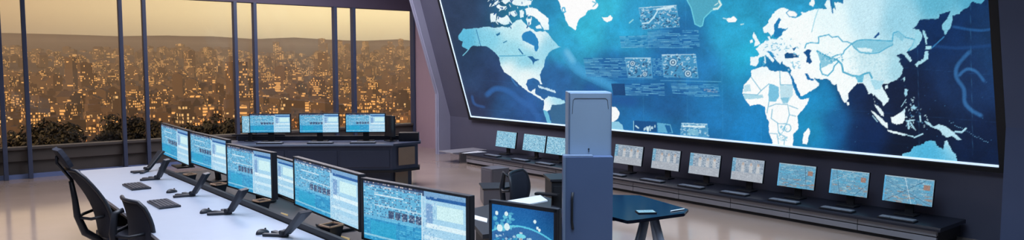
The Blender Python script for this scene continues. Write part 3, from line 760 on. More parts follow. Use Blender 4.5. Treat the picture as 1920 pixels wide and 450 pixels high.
NU, NV = 1150, 330
uu = np.linspace(0, 1, NU + 1); vv = np.linspace(0, 1, NV + 1)
U, V = np.meshgrid(uu, vv)
Zg = Z0 + (ZT - Z0) * V; Xg = 9.7 + K * (Zg - Z0); Yg = YL + (YR - YL) * U
vx, vy, vz = Xg, Yg, Zg - CH
dc = vx * FW.x + vy * FW.y + vz * FW.z; dr = vx * RT.x + vy * RT.y; du_ = vx * UP.x + vy * UP.y + vz * UP.z
qx = np.clip((960 + F * dr / dc - CX0) * SC, 0, W_ - 2.001); qy = np.clip((225 - F * du_ / dc - CY0) * SC, 0, H_ - 2.001)
ix = qx.astype(int); iy = qy.astype(int); fx = (qx - ix)[..., None]; fy = (qy - iy)[..., None]
smp = (IM[iy, ix] * (1 - fx) + IM[iy, ix + 1] * fx) * (1 - fy) + (IM[iy + 1, ix] * (1 - fx) + IM[iy + 1, ix + 1] * fx) * fy

vw = thing('video_wall', 'huge leaning wall screen showing a glowing blue and white world map', 'video wall', (9.7, 8.0, 0.9))
o = Vector((9.7, 8.0, 0.9))
me = grid_mesh('display', (9.7 - o.x, YL - o.y, Z0 - o.z), (0, YR - YL, 0), (K * (ZT - Z0), 0, ZT - Z0), NU, NV, lin(smp))
obj('display', me, M_wallscreen, vw)
def wprism(bm, y0, y1, z0, z1, d0, d1):
    """bar lying on the leaning plane between y0..y1, z0..z1, from offset d0 to d1 behind it"""
    P = [(xt(z0, d0), z0), (xt(z1, d0), z1), (xt(z1, d1), z1), (xt(z0, d1), z0)]
    extr(bm, [(p[0] - o.x, p[1] - o.z) for p in P], 1, y0 - o.y, y1 - o.y)
b = BM()
wprism(b, YL + 0.09, YL + 0.02, 0.86, ZT + 0.1, -0.02, 0.1); wprism(b, YR, YR - 0.09, 0.86, ZT + 0.1, -0.03, 0.1)
wprism(b, YL + 0.09, YR - 0.09, 0.83, 0.885, -0.03, 0.1); wprism(b, YL + 0.09, YR - 0.09, ZT, ZT + 0.1, -0.02, 0.1)
wprism(b, YL + 0.02, YR, 0.885, ZT, 0.005, 0.1)
obj('bezel', b, M_darker, vw)
b = BM(); wprism(b, YL + 0.014, YL, Z0, ZT, -0.02, 0.005); wprism(b, YL + 0.014, YR + 0.01, 0.893, Z0, -0.02, 0.005)
l = obj('light_strip', b, M_edge, vw); l['label'] = 'thin white glowing edge strip'

# ------------------------------------------------------------------ wall bench with ten monitors
bench = thing('wall_bench', 'long low grey bench of drawers running below the video wall', 'bench', (9.3, 8, 0))
b = BM(); extr(b, [(-0.36, 0.19), (-0.36, 0.215), (-0.34, 0.235), (0.4, 0.235), (0.4, 0.19)], 1, 12.35 - 8, 3.25 - 8); obj('worktop', b, M_benchtop, bench)
b = BM(); box(b, (0.03, -0.18, 0.02), (0.62, 9.0, 0.04)); obj('plinth', b, M_darker, bench)
ny = 10; y0_, y1_ = 12.3 - 8, 3.3 - 8
b = BM(); box(b, (0.06, (y0_ + y1_) / 2, 0.115), (0.66, y0_ - y1_, 0.15)); obj('body', b, M_darker, bench)
for i in range(ny):
    ya = y0_ + (y1_ - y0_) * i / ny; yb = y0_ + (y1_ - y0_) * (i + 1) / ny
    for z0, z1 in ((0.125, 0.185), (0.045, 0.112)):
        b = BM(); box(b, (-0.29, (ya + yb) / 2, (z0 + z1) / 2), (0.05, abs(ya - yb) - 0.008, z1 - z0), 0.003); obj('drawer_front', b, M_bench, bench)
# side table top sticking out at the far end
t = thing('side_shelf', 'thin pale shelf board at the far left end of the wall bench', 'shelf', (9.2, 12.65, 0))
b = BM(); box(b, (0, 0.05, 0.225), (0.9, 0.5, 0.02), 0.004); obj('board', b, M_bench, t)
b = BM(); box(b, (0.1, -0.1, 0.107), (0.6, 0.05, 0.214)); box(b, (0.35, 0.1, 0.107), (0.05, 0.36, 0.214)); obj('support', b, M_bench, t)
p = at(908, 294, 0.2375)
b = BM(); prism(b, [(-0.28, 0.06), (0.2, 0.16), (0.24, -0.1), (-0.2, -0.04)], 0, 0.006); tag(obj('paper_sheet', b, M_paper, None, (9.12, 12.2, 0.236)), 'white paper sheet on the far left end of the wall bench', 'paper')

WM = [(11.88, 11.25, 'text', 'white and cyan text screen, farthest left of the monitors on the wall bench'),
      (11.03, 10.38, 'text', 'cyan text screen second from the far left end of the wall bench'),
      (10.35, 9.69, 'text', 'cyan text screen on the wall bench partly hidden by the tall locker'),
      (8.62, 8.0, 'grey', 'pale grey screen on the wall bench just right of the tall locker'),
      (7.80, 7.24, 'grey', 'pale grey screen on the wall bench, second right of the tall locker'),
      (7.06, 6.50, 'grey', 'pale grey screen on the wall bench, third right of the tall locker'),
      (6.30, 5.77, 'grey', 'pale grey screen on the wall bench, fourth right of the tall locker'),
      (5.55, 5.0, 'map', 'cyan and brown map screen on the wall bench, farthest left of three'),
      (4.80, 4.29, 'map', 'cyan and brown map screen on the wall bench, middle of three'),
      (4.11, 3.52, 'map', 'cyan and brown map screen on the wall bench, nearest the right pillar')]
KBL = ['far left', 'second', 'third', 'fourth', 'fifth', 'sixth', 'seventh', 'eighth', 'ninth', 'rightmost']
def keyboard_mesh(W=0.44, D=0.16, keymat=None):
    kb = BM(); box(kb, (0, 0, 0.009), (W, D, 0.018), 0.004)
    ks = BM()
    cols, rows = 16, 5
    for i in range(rows):
        for j in range(cols):
            if i == 0 and 4 < j < 10:
                if j == 5: box(ks, (0.0, -D / 2 + 0.012 + D * 0.86 * (0.5) / rows, 0.021), (W * 0.94 / cols * 4.7, D * 0.86 / rows * 0.8, 0.007), 0.001)
                continue
            box(ks, (-W * 0.47 + W * 0.94 * (j + 0.5) / cols, -D / 2 + 0.012 + D * 0.86 * (i + 0.5) / rows, 0.021), (W * 0.94 / cols * 0.82, D * 0.86 / rows * 0.78, 0.007))
    return kb, ks
def make_keyboard(label, keymat, loc, rz, group=None, W=0.44, D=0.16):
    k = thing('keyboard', label, 'keyboard', loc, rz, group)
    kb, ks = keyboard_mesh(W, D)
    obj('case', kb, M_dark, k); obj('keys', ks, keymat, k)
    return k
bk0 = None
for i, (ya, yb, kind, lab) in enumerate(WM):
    w = abs(ya - yb); yc = (ya + yb) / 2
    t = thing('wall_bench_monitor', lab, 'monitor', (9.42, yc, 0.236), -PI / 2, 'monitors on the wall bench')
    piv = 0.165
    b = BM(); box(b, (0, 0.02, 0.305), (w, 0.03, 0.33), 0.004, None)
    hs = obj('housing', b, M_dark, t)
    dsp = display('w%d' % i, lambda kind=kind, i=i: pic_wall(kind, 100 + i), w - 0.012, 0.318, t, 0.003, 0.305)
    for q in (hs, dsp):
        q.rotation_euler = (math.radians(-9), 0, 0)
    for q in (hs, dsp): q.location = (0, -0.03, 0.0)
    b = BM(); box(b, (0, 0.085, 0.13), (0.10, 0.025, 0.26), 0.004); box(b, (0, 0.07, 0.22), (0.16, 0.04, 0.08), 0.005); obj('stand_neck', b, M_darker, t)
    b = BM(); box(b, (0, 0.02, 0.008), (0.24, 0.18, 0.016), 0.005); obj('stand_base', b, M_darker, t)
    kl = 'slim keyboard lying on the wall bench below the %s monitor from the left' % KBL[i]
    if i in (0,): kl = 'slim keyboard lying on the wall bench below the farthest left monitor'
    if i == 9: kl = 'slim keyboard lying on the wall bench below the monitor nearest the right pillar'
    kp = (9.06, yc - 0.05, 0.2365)
    if bk0 is None:
        bk0 = make_keyboard(kl, M_lightkey, kp, -PI / 2, 'keyboards on the wall bench', 0.42, 0.13)
    else:
        copy_tree(bk0, kp, -PI / 2, kl)

# ------------------------------------------------------------------ near desk
dl = [(150, 320), (156, 333), (172, 350), (200, 374), (232, 397), (262, 420), (300, 450)]
pts = [at(x, y, 0.75) for x, y in dl]
pts += [Vector((1.47, 5.2, .75)), Vector((1.47, 3.4, .75)), Vector((2.46, 3.4, .75)), Vector((2.46, 9.4, .75)), at(300, 306, .75), at(265, 311, .75)]
dc_ = Vector((2.0, 7.0, 0))
desk = thing('operator_desk', 'long white operator desk with rounded end below the row of large monitors', 'desk', (2.0, 7.0, 0))
b = BM(); prism(b, [(p.x - 2.0, p.y - 7.0) for p in pts], 0.722, 0.75); obj('desktop', b, M_white, desk)
b = BM(); prism(b, [((p.x - 2.0) * 0.985 + 0.004, (p.y - 7.0) * 0.998) for p in pts], 0.690, 0.7215); obj('edge_band', b, M_darker, desk)
for yy in (-3.4, -1.1, 1.2, 2.9):
    b = BM(); box(b, (0.14, yy, 0.345), (0.62, 0.05, 0.69), 0.005); obj('leg', b, M_darker, desk)
b = BM(); box(b, (0.34, -0.3, 0.42), (0.03, 6.1, 0.52)); obj('modesty_panel', b, M_darker, desk)
# dark equipment shelf behind it
sh = thing('equipment_shelf', 'black raised equipment shelf carrying the row of large monitors', 'shelf', (2.9, 7.0, 0))
b = BM(); box(b, (0.02, -0.6, 0.685), (0.85, 7.0, 0.03), 0.004); obj('shelf_top', b, M_darker, sh)
b = BM(); extr(b, [(-0.43, 0.701), (-0.425, 0.795), (-0.40, 0.80), (-0.375, 0.701)], 1, -4.1, 2.85); obj('front_lip', b, M_darker, sh)
for yy in (-3.5, -1.2, 1.0, 2.8):
    b = BM(); box(b, (0.02, yy, 0.335), (0.7, 0.05, 0.67)); obj('side_panel', b, M_darker, sh)
b = BM(); box(b, (0.40, -0.6, 0.37), (0.03, 6.9, 0.59)); obj('back_panel', b, M_dark, sh)

def big_monitor(pl, pr, ztop, h, seed, label, foot=None, group='large monitors on the operator desk'):
    PL, PR = Vector(pl), Vector(pr)
    W = (PR - PL).length; C = (PL + PR) / 2; rz = math.atan2(PR.y - PL.y, PR.x - PL.x)
    t = thing('desk_monitor', label, 'monitor', (C.x, C.y, 0.702), rz, group)
    zc = ztop - 0.702 - h / 2
    b = BM()
    box(b, (0, 0.03, zc), (W - 0.004, 0.045, h), 0.006)
    box(b, (0, 0.075, zc - 0.02), (W * 0.6, 0.06, h * 0.6), 0.02)
    obj('housing', b, M_dark, t)
    b = BM(); bw = 0.016
    for s in (-1, 1): box(b, (s * (W / 2 - 0.002 - bw * .9), 0.004, zc), (bw * 1.8, 0.012, h - 0.002))
    for s, k in ((1, 1.0), (-1, 1.0)): box(b, (0, 0.004, zc + s * (h / 2 - bw / 2)), (W - 0.006, 0.012, bw))
    obj('bezel', b, M_darker, t)
    display('d%d' % seed, lambda: pic_dash(seed), W - 0.055, h - 0.03, t, 0.002, zc)
    b = BM(); box(b, (0, 0.10, zc * 0.5), (0.14, 0.03, zc), 0.008, Euler((math.radians(6), 0, 0)).to_matrix()); obj('stand_neck', b, M_darker, t)
    b = BM(); box(b, (0, 0.10, 0.012), (0.34, 0.22, 0.02), 0.006); obj('stand_base', b, M_darker, t)
    return t, C, rz
MON = [((301, 230), (353, 245), 0.45, 'widescreen monitor at the far end of the operator desk, tilted edge by the window'),
       ((355, 246), (425, 262), 0.40, 'widescreen monitor second from the far end of the operator desk'),
       ((423, 269), (510, 286), 0.455, 'widescreen monitor third from the far end of the operator desk'),
       ((549, 293), (674, 327), 0.445, 'large widescreen monitor left of the nearest and biggest dashboard monitor'),
       ((676, 333), (880, 368), 0.46, 'nearest and biggest widescreen dashboard monitor, cut by the bottom of the photo')]
for i, (a, c, h, lab) in enumerate(MON):
    pa, pc = at(a[0], a[1], 1.25), at(c[0], c[1], 1.25)
    big_monitor((pa.x, pa.y, 0), (pc.x, pc.y, 0), 1.25, h, 20 + i, lab)
pa, pc = at(466, 279, 1.12), at(556, 304, 1.12)
big_monitor((pa.x, pa.y, 0), (pc.x, pc.y, 0), 1.12, 0.40, 31, 'lower monitor set back and half hidden between two large monitors', group='large monitors on the operator desk')
# map monitor facing the camera
pa, pc = at(917, 374, 1.25), at(1045, 392, 1.25)
C = (pa + pc) / 2; W = (pc - pa).length; rz = math.atan2(pc.y - pa.y, pc.x - pa.x)
mm = thing('map_monitor', 'monitor showing a blue island map, in front of the tall locker', 'monitor', (C.x, C.y, 0.702), rz)
b = BM(); box(b, (0, 0.025, 0.348), (W, 0.04, 0.40), 0.012); box(b, (0, 0.06, 0.35), (W * .5, .05, .2), 0.01); obj('housing', b, M_dark, mm)
b = BM()
for s in (-1, 1): box(b, (s * (W / 2 - 0.012), 0.002, 0.348), (0.022, 0.012, 0.396), 0.002)
box(b, (0, 0.002, 0.536), (W - 0.004, 0.012, 0.024), 0.002); box(b, (0, 0.002, 0.158), (W - 0.004, 0.012, 0.018), 0.002)
obj('bezel', b, M_dark, mm)
display('map', pic_map, W - 0.046, 0.358, mm, 0.0, 0.346)
b = BM(); box(b, (0, 0.08, 0.16), (0.09, 0.025, 0.30), 0.004); obj('stand_neck', b, M_darker, mm)
b = BM(); box(b, (0, 0.08, 0.0115), (0.24, 0.18, 0.022), 0.004); obj('stand_base', b, M_darker, mm)

# docking stands with splayed feet and a slanting arm on the white desk
def make_dock(label, foot, top, group='slanted device stands on the white desk'):
    d = Vector((top.x - foot.x, top.y - foot.y, 0)); rz = math.atan2(d.y, d.x); L = min(d.length, 0.42); hz = top.z - 0.75
    t = thing('slanted_stand', label, 'stand', (foot.x, foot.y, 0.7502), rz, group)
    b = BM()
    w0, w1 = 0.028, 0.05
    prof = [(-0.02, 0.02), (0.03, 0.02), (L + 0.03, hz + 0.0), (L - 0.01, hz + 0.015)]
    vs = []
    for s in (-1, 1):
        vs.append([b.verts.new((x, s * (w0 if k in (0, 1) else w1), z)) for k, (x, z) in enumerate(prof)])
    fs = [b.faces.new(vs[0]), b.faces.new(vs[1][::-1])]
    for k in range(4): fs.append(b.faces.new((vs[0][k], vs[1][k], vs[1][(k + 1) % 4], vs[0][(k + 1) % 4])))
    bmesh.ops.recalc_face_normals(b, faces=fs)
    bmesh.ops.bevel(b, geom=b.edges[:], offset=0.005, segments=1, affect='EDGES')
    obj('arm', b, M_dark, t)
    for k, a in enumerate((-0.55, 0.0, 0.6)):
        f = BM(); box(f, (-0.085, 0, 0.012), (0.20, 0.045, 0.022), 0.008)
        q = obj('foot', f, M_dark, t); q.rotation_euler = (0, 0, a + PI * 0.0)
    b = BM(); tube(b, [(0.0, -0.05, 0.04), (0.0, 0.05, 0.04)], 0.018, 12); obj('hinge', b, M_darker, t)
    return t
docks = [((276, 322), (302, 284), 'farthest of the slanted black stands on the white desk'),
         ((296, 337), (312, 300), 'second farthest slanted black stand, just behind the farthest keyboard'),
         ((362, 368), (386, 326), 'slanted black stand right of the nearer keyboard on the white desk'),
         ((430, 402), (456, 356), 'slanted black stand below the third large monitor'),
         ((536, 444), (572, 398), 'nearest slanted black stand, below the large monitor on the right')]
for f, tp, lab in docks:
    make_dock(lab, at(f[0], f[1], 0.75), at(tp[0], tp[1], 0.98))

# keyboards and mice on the white desk
for (px, py), dr_, lab in (((256, 351), 0, 'farther black keyboard on the white operator desk'), ((307, 384), 0, 'nearer black keyboard on the white operator desk')):
    p = at(px, py, 0.75)
    make_keyboard(lab, M_key, (p.x, p.y, 0.7502), -PI / 2, None, 0.44, 0.19)
def make_mouse(label, loc, rz):
    t = thing('computer_mouse', label, 'mouse', loc, rz)
    b = BM(); rows = []
    n = 12
    bmesh.ops.create_uvsphere(b, u_segments=16, v_segments=10, radius=1)
    for v in b.verts:
        x, y, z = v.co
        v.co = Vector((x * 0.035 * (1 + 0.12 * y), y * 0.062, max(z, -0.05) * 0.036 * (1 - 0.25 * y)))
        v.co.z += 0.002
    for f in b.faces: f.smooth = True
    obj('shell', b, M_dark, t)
    b = BM(); tube(b, [(-0.003, 0.03, 0.032), (0.003, 0.03, 0.032)], 0.008, 10); obj('scroll_wheel', b, M_darker, t)
    return t
for (px, py), lab in (((322, 361), 'black computer mouse beside the nearer keyboard on the white desk'), ((386, 399), 'black computer mouse left of the stand below the third monitor'),
                      ((492, 438), 'black computer mouse nearest the bottom of the photo on the white desk')):
    p = at(px, py, 0.75); make_mouse(lab, (p.x, p.y, 0.7512), -1.2)

# tapered bins on the dark shelf
def make_bin(label, loc, s=1.0, rz=0.2, group='tapered desk bins behind the lip of the black shelf'):
    t = thing('desk_bin', label, 'bin', loc, rz, group)
    b = BM(); h = 0.13 * s
    wb, wt = 0.05 * s, 0.075 * s
    lo = [b.verts.new((x * wb, y * wb, 0)) for x, y in ((-1, -1), (1, -1), (1, 1), (-1, 1))]
    hi = [b.verts.new((x * wt, y * wt, h)) for x, y in ((-1, -1), (1, -1), (1, 1), (-1, 1))]
    hi2 = [b.verts.new((x * (wt - 0.006), y * (wt - 0.006), h)) for x, y in ((-1, -1), (1, -1), (1, 1), (-1, 1))]
    lo2 = [b.verts.new((x * (wb - 0.006), y * (wb - 0.006), 0.01)) for x, y in ((-1, -1), (1, -1), (1, 1), (-1, 1))]
    b.faces.new(lo[::-1]); b.faces.new(lo2)
    for k in range(4):
        m = (k + 1) % 4
        b.faces.new((lo[k], lo[m], hi[m], hi[k])); b.faces.new((hi[k], hi[m], hi2[m], hi2[k])); b.faces.new((hi2[k], hi2[m], lo2[m], lo2[k]))
    obj('body', b, M_dark, t)
    b = BM()
    for k in range(4):
        a = Vector(((-1, -1), (1, -1), (1, 1), (-1, 1))[k] + (0,)) * wt; c = Vector(((-1, -1), (1, -1), (1, 1), (-1, 1))[(k + 1) % 4] + (0,)) * wt
        box(b, ((a.x + c.x) / 2, (a.y + c.y) / 2, h + 0.005), (abs(a.x - c.x) + 0.008, abs(a.y - c.y) + 0.008, 0.012))
    r = obj('rim', b, M_tan, t); r['label'] = 'tan rim'
    return t
for (px, py), s, lab in (((358, 342), 1.0, 'tapered dark bin with tan rim behind the mouse and the nearer keyboard'), ((404, 365), 1.15, 'tapered dark bin with tan rim below the second and third monitors'),
                         ((482, 398), 1.1, 'tapered dark bin with tan rim below the right end of the third monitor'), ((622, 450), 1.25, 'tapered dark bin with tan rim below the large monitor on the right')):
    p = at(px, py, 0.702); make_bin(lab, (2.585 + 0.0 * p.x, p.y, 0.7012), s * 0.72)
for (px, py), lab in (((556, 402), 'yellow note card propped on the black shelf beside the nearest slanted stand'), ((655, 449), 'yellow note card on the black shelf below the large monitor')):
    p = at(px, py, 0.72)
    b = BM(); box(b, (0, 0, 0.003), (0.12, 0.08, 0.004), 0.0, Euler((0, 0, 0)).to_matrix()); box(b, (0, 0.035, 0.022), (0.12, 0.004, 0.04))
    q = obj('note_card', b, M_yellow, None, (2.60, p.y, 0.7012)); q.rotation_euler = (0, 0, -1.45); tag(q, lab, 'card')

# ------------------------------------------------------------------ far console desk with three monitors
A = at(405, 272, .75); B_ = at(738, 270, .75); ang = math.atan2(B_.y - A.y, B_.x - A.x); LN = (B_ - A).length
fd = thing('back_console', 'long blue-grey console desk with chamfered end in front of the windows', 'console', (A.x, A.y, 0), ang)
def cons(off, x1, dz0, dz1, depth=0.72):
    return [(0 + off, off), (LN - off * 0.5, off), (LN + 0.42 - off, 0.34 + off * .2), (LN + 0.40 - off, depth - off), (off, depth - off)]
b = BM(); prism(b, cons(0, 0, 0, 0), 0.715, 0.75); obj('worktop', b, M_blue, fd)
b = BM(); box(b, (LN / 2, -0.004, 0.735), (LN - 0.01, 0.012, 0.028), 0.004); q = obj('edge_highlight', b, M_lockedge, fd); q['label'] = 'painted highlight line along the front edge'  # highlight on the worktop's front edge modelled as a pale strip
b = BM(); prism(b, cons(0.05, 0, 0, 0), 0.31, 0.714); obj('body', b, M_blue, fd)
b = BM(); prism(b, cons(0.02, 0, 0, 0), 0.27, 0.309); obj('skirt', b, M_darker, fd)
b = BM(); prism(b, cons(0.16, 0, 0, 0), 0.0, 0.269); obj('plinth', b, M_blue, fd)
# recessed front panels and the tan panels of the chamfered end
b = BM()
for k in range(3):
    box(b, (0.25 + (LN - 0.3) * (k + 0.5) / 3, 0.045, 0.5), ((LN - 0.3) / 3 - 0.05, 0.02, 0.28), 0.006)
obj('front_panel', b, M_blue, fd)
ea = math.atan2(0.34, 0.42); ex, ey = LN + 0.21, 0.17
b = BM(); box(b, (ex - 0.032 + 0.03 * math.sin(ea), ey + 0.038 - 0.03 * math.cos(ea), 0.53), (0.32, 0.02, 0.3), 0.004, Matrix.Rotation(ea, 3, 'Z'))
q = obj('end_panel', b, M_inset, fd); q['label'] = 'tan end panel'
b = BM(); box(b, (ex - 0.11, ey + 0.08, 0.135), (0.25, 0.02, 0.25), 0.003, Matrix.Rotation(ea, 3, 'Z')); q = obj('plinth_panel', b, M_inset, fd); q['label'] = 'tan panel in the plinth'
b = BM(); box(b, (LN / 2 + 0.1, 0.66, 0.79), (LN - 0.1, 0.05, 0.078), 0.004); box(b, (0.5, 0.665, 0.845), (0.9, 0.03, 0.03), 0.005); obj('back_ledge', b, M_dark, fd)
RM = Matrix.Rotation(ang, 3, 'Z')
def cpos(px, dep):
    # point on the console at depth dep behind its front edge, in the direction of photo column px
    d = FW + RT * ((px - 960) / F); d.z = 0
    n = RM @ Vector((0, 1, 0)); t = (Vector((A.x, A.y, 0)) + n * dep).dot(n) / d.dot(n)
    return d * t
for (xa, xb, yt, yb_, lab, sd) in ((467, 545, 213, 250, 'left monitor of three on the back console by the windows', 41), (560, 636, 212, 250, 'middle monitor of three on the back console by the windows', 42),
                                   (647, 723, 212, 249, 'right monitor of three on the back console by the windows', 43)):
    pa, pc = cpos(xa, 0.42), cpos(xb, 0.42); C = (pa + pc) / 2; W = (pc - pa).length
    dcam = C.dot(Vector((FW.x, FW.y, 0)) / Vector((FW.x, FW.y, 0)).length)
    zt_ = CH - (yt - 116) * dcam / F; zb = CH - (yb_ - 116) * dcam / F
    t = thing('console_monitor', lab, 'monitor', (C.x, C.y, 0.7502), ang, 'monitors on the back console')
    b = BM(); box(b, (0, 0.025, (zt_ + zb) / 2 - .75), (W, 0.04, zt_ - zb), 0.006); obj('housing', b, M_darker, t)
    display('c%d' % sd, lambda sd=sd: pic_dash(sd, 150, 70), W - 0.03, zt_ - zb - 0.03, t, 0.002, (zt_ + zb) / 2 - .75)
    b = BM(); box(b, (0, 0.06, 0.12), (0.1, 0.03, 0.24), 0.004); obj('stand_neck', b, M_darker, t)
    b = BM(); box(b, (0, 0.02, 0.008), (0.28, 0.18, 0.016), 0.004); obj('stand_base', b, M_darker, t)
pa = cpos(470, 0.56)
t = thing('slim_monitor', 'slim screen set just behind the left monitor of the back console', 'monitor', (pa.x - 0.03, pa.y, 0.7502), ang - 0.1)
b = BM(); box(b, (0, 0.02, 0.29), (0.26, 0.03, 0.30), 0.005); obj('housing', b, M_darker, t)
display('c50', lambda: pic_wall('text', 50, 40, 40), 0.24, 0.28, t, 0.003, 0.29)
b = BM(); box(b, (0, 0.03, 0.08), (0.06, 0.03, 0.16)); box(b, (0, 0.03, 0.006), (0.16, 0.12, 0.012)); obj('stand', b, M_darker, t)
pa = cpos(729, 0.45)
t = thing('blank_monitor', 'dark switched-off monitor edge at the right end of the back console', 'monitor', (pa.x, pa.y, 0.7502), ang - 0.9)
b = BM(); box(b, (0, 0.02, 0.26), (0.3, 0.035, 0.36), 0.006); obj('housing', b, M_dark, t)
b = BM(); box(b, (0, 0.05, 0.05), (0.07, 0.03, 0.10)); box(b, (0, 0.03, 0.006), (0.2, 0.14, 0.012)); obj('stand', b, M_darker, t)
pa = cpos(740, 0.35)
b = BM(); box(b, (0, 0, 0.075), (0.34, 0.2, 0.14), 0.012); box(b, (0.0, -0.102, 0.08), (0.26, 0.006, 0.08)); tag(obj('device_box', b, M_dark, None, (pa.x + .28, pa.y + .0, 0.7502)), 'small dark box on the chamfered right end of the back console', 'box')
bpy.context.scene.collection.objects['device_box'].rotation_euler = (0, 0, ang)
for k, (px, lab) in enumerate(((505, 'keyboard below the left monitor of the back console'), (600, 'keyboard below the middle monitor of the back console'), (680, 'keyboard below the right monitor of the back console'))):
    pa = cpos(px, 0.15); copy_tree(bk0, (pa.x, pa.y, 0.7502), ang, lab, 'keyboards on the back console')

# ------------------------------------------------------------------ tall locker
LK = at(1066, 173, 1.855)
lx, ly = LK.x, LK.y
def pxw(px, y):    # x coordinate at depth y for a photo column (top height)
    d = FW + RT * ((px - 960) / F); return d.x / d.y * y
wL = (1147 - 1066) / F * Vector((LK.x, LK.y, 1.855 - CH)).dot(FW)
lk = thing('tall_locker', 'tall steel-blue locker cabinet standing before the video wall', 'locker', (lx, ly, 0), -TH + math.radians(0.5))
HT = 1.855
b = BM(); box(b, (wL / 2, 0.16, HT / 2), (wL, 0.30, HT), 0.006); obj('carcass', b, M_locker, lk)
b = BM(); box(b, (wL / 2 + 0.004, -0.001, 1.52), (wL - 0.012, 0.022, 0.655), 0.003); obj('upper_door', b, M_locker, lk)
b = BM()
tube(b, [(0.03, -0.0135, 1.68), (0.036, -0.0135, 1.79), (0.05, -0.0135, 1.806), (wL - 0.05, -0.0135, 1.806), (wL - 0.034, -0.0135, 1.79), (wL - 0.028, -0.0135, 1.72)], 0.0016, 6)
obj('seam', b, M_darker, lk)
b = BM(); tube(b, [(0.165, -0.012, 1.395), (0.165, -0.02, 1.395)], 0.006, 12); box(b, (0.165, -0.016, 1.38), (0.004, 0.008, 0.022)); obj('lock', b, M_darker, lk)
b = BM(); box(b, (0.002, -0.004, HT / 2), (0.010, 0.03, HT - 0.004)); box(b, (wL - 0.003, -0.004, HT / 2 + 0.2), (0.006, 0.026, HT - 0.41)); q = obj('edge_trim', b, M_lockedge, lk); q['label'] = 'pale edge trim'
lwp = -0.05; LH = 1.345
b = BM(); box(b, ((lwp + wL) / 2, -0.07, LH / 2), (wL - lwp, 0.11, LH), 0.005); obj('lower_door', b, M_locker_shade, lk)
b = BM(); box(b, (lwp + 0.010, -0.127, LH / 2), (0.018, 0.008, LH - 0.004)); box(b, ((lwp + 0.19) / 2, -0.07, LH + 0.004), (0.24, 0.10, 0.007)); q = obj('lower_edge_trim', b, M_lockedge, lk); q['label'] = 'pale edge trim of the lower door'
b = BM(); tube(b, [(0.028, -0.128, 1.06), (0.022, -0.135, 1.0), (0.022, -0.135, 0.82), (0.03, -0.128, 0.76)], 0.010, 8); obj('recessed_handle', b, M_darker, lk)

# dark equipment cabinet left of the locker
p0 = at(1057, 330, 0.8)
ec = thing('equipment_cabinet', 'black boxy equipment cabinet left of the tall locker', 'cabinet', (p0.x, p0.y, 0), -0.55)
b = BM(); box(b, (0, 0, 0.385), (0.36, 0.4, 0.77), 0.01); obj('carcass', b, M_darker, ec)
b = BM(); box(b, (0, 0, 0.785), (0.40, 0.44, 0.028), 0.006); obj('lid', b, M_dark, ec)
b = BM(); box(b, (0, -0.206, 0.38), (0.32, 0.012, 0.68), 0.004); obj('door', b, M_darker, ec)
b = BM(); box(b, (0.12, -0.218, 0.5), (0.015, 0.012, 0.18), 0.003); obj('handle', b, M_dark, ec)

# side desk with papers, chair
sp = [at(868, 396, .75), at(940, 377, .75), at(1014, 366, .75), at(1034, 372, .75), at(1030, 425, .75), at(905, 440, .75)]
sd = thing('side_desk', 'dark side desk behind the island map monitor, strewn with papers', 'desk', (4.4, 5.1, 0))
b = BM(); prism(b, [(p.x - 4.4, p.y - 5.1) for p in sp], 0.715, 0.75); obj('desktop', b, M_dark, sd)
b = BM(); prism(b, [((p.x - 4.4) * .8, (p.y - 5.1) * .8) for p in sp], 0.02, 0.714); obj('pedestal', b, M_darker, sd)
b = BM(); prism(b, [((p.x - 4.4) * .7, (p.y - 5.1) * .7) for p in sp], 0.0, 0.0195); obj('plinth', b, M_darker, sd)
pp = [at(950, 379, .75), at(1013, 368, .75), at(1027, 378, .75), at(965, 390, .75)]
cc = sum(pp, Vector()) / 4
b = BM(); prism(b, [(p.x - cc.x, p.y - cc.y) for p in pp], 0, 0.012)
tag(obj('paper_stack', b, M_paper, None, (cc.x, cc.y, 0.7505)), 'stack of white papers on the side desk beside the black cabinet', 'paper')
pp = [at(884, 403, .75), at(914, 411, .75), at(913, 418, .75), at(883, 410, .75)]
cc = sum(pp, Vector()) / 4
b = BM(); prism(b, [(p.x - cc.x, p.y - cc.y) for p in pp], 0, 0.006)
tag(obj('paper_sheet', b, M_paper, None, (cc.x, cc.y, 0.7505)), 'white paper strip on the left corner of the side desk', 'paper')

# grey floor cabinets in mid room
pd = thing('floor_cabinet', 'upright grey box cabinet on the floor before the wall bench', 'cabinet', (7.62, 9.62, 0), -0.1)
b = BM(); box(b, (0, 0, 0.175), (0.34, 0.34, 0.35), 0.006); obj('carcass', b, M_ped, pd)
b = BM(); box(b, (0, -0.172, 0.17), (0.3, 0.01, 0.3), 0.003); box(b, (-.172, 0, 0.17), (0.01, 0.3, 0.3), 0.003); obj('panel', b, M_ped, pd)
pd = thing('low_platform', 'low grey box platform with dark top edge in mid room', 'platform', (6.95, 8.6, 0), -0.55)
b = BM(); box(b, (0, 0, 0.115), (0.62, 0.5, 0.23), 0.005); obj('carcass', b, M_ped, pd)
b = BM(); box(b, (0, 0, 0.242), (0.65, 0.53, 0.022), 0.004); obj('top_board', b, M_dark, pd)

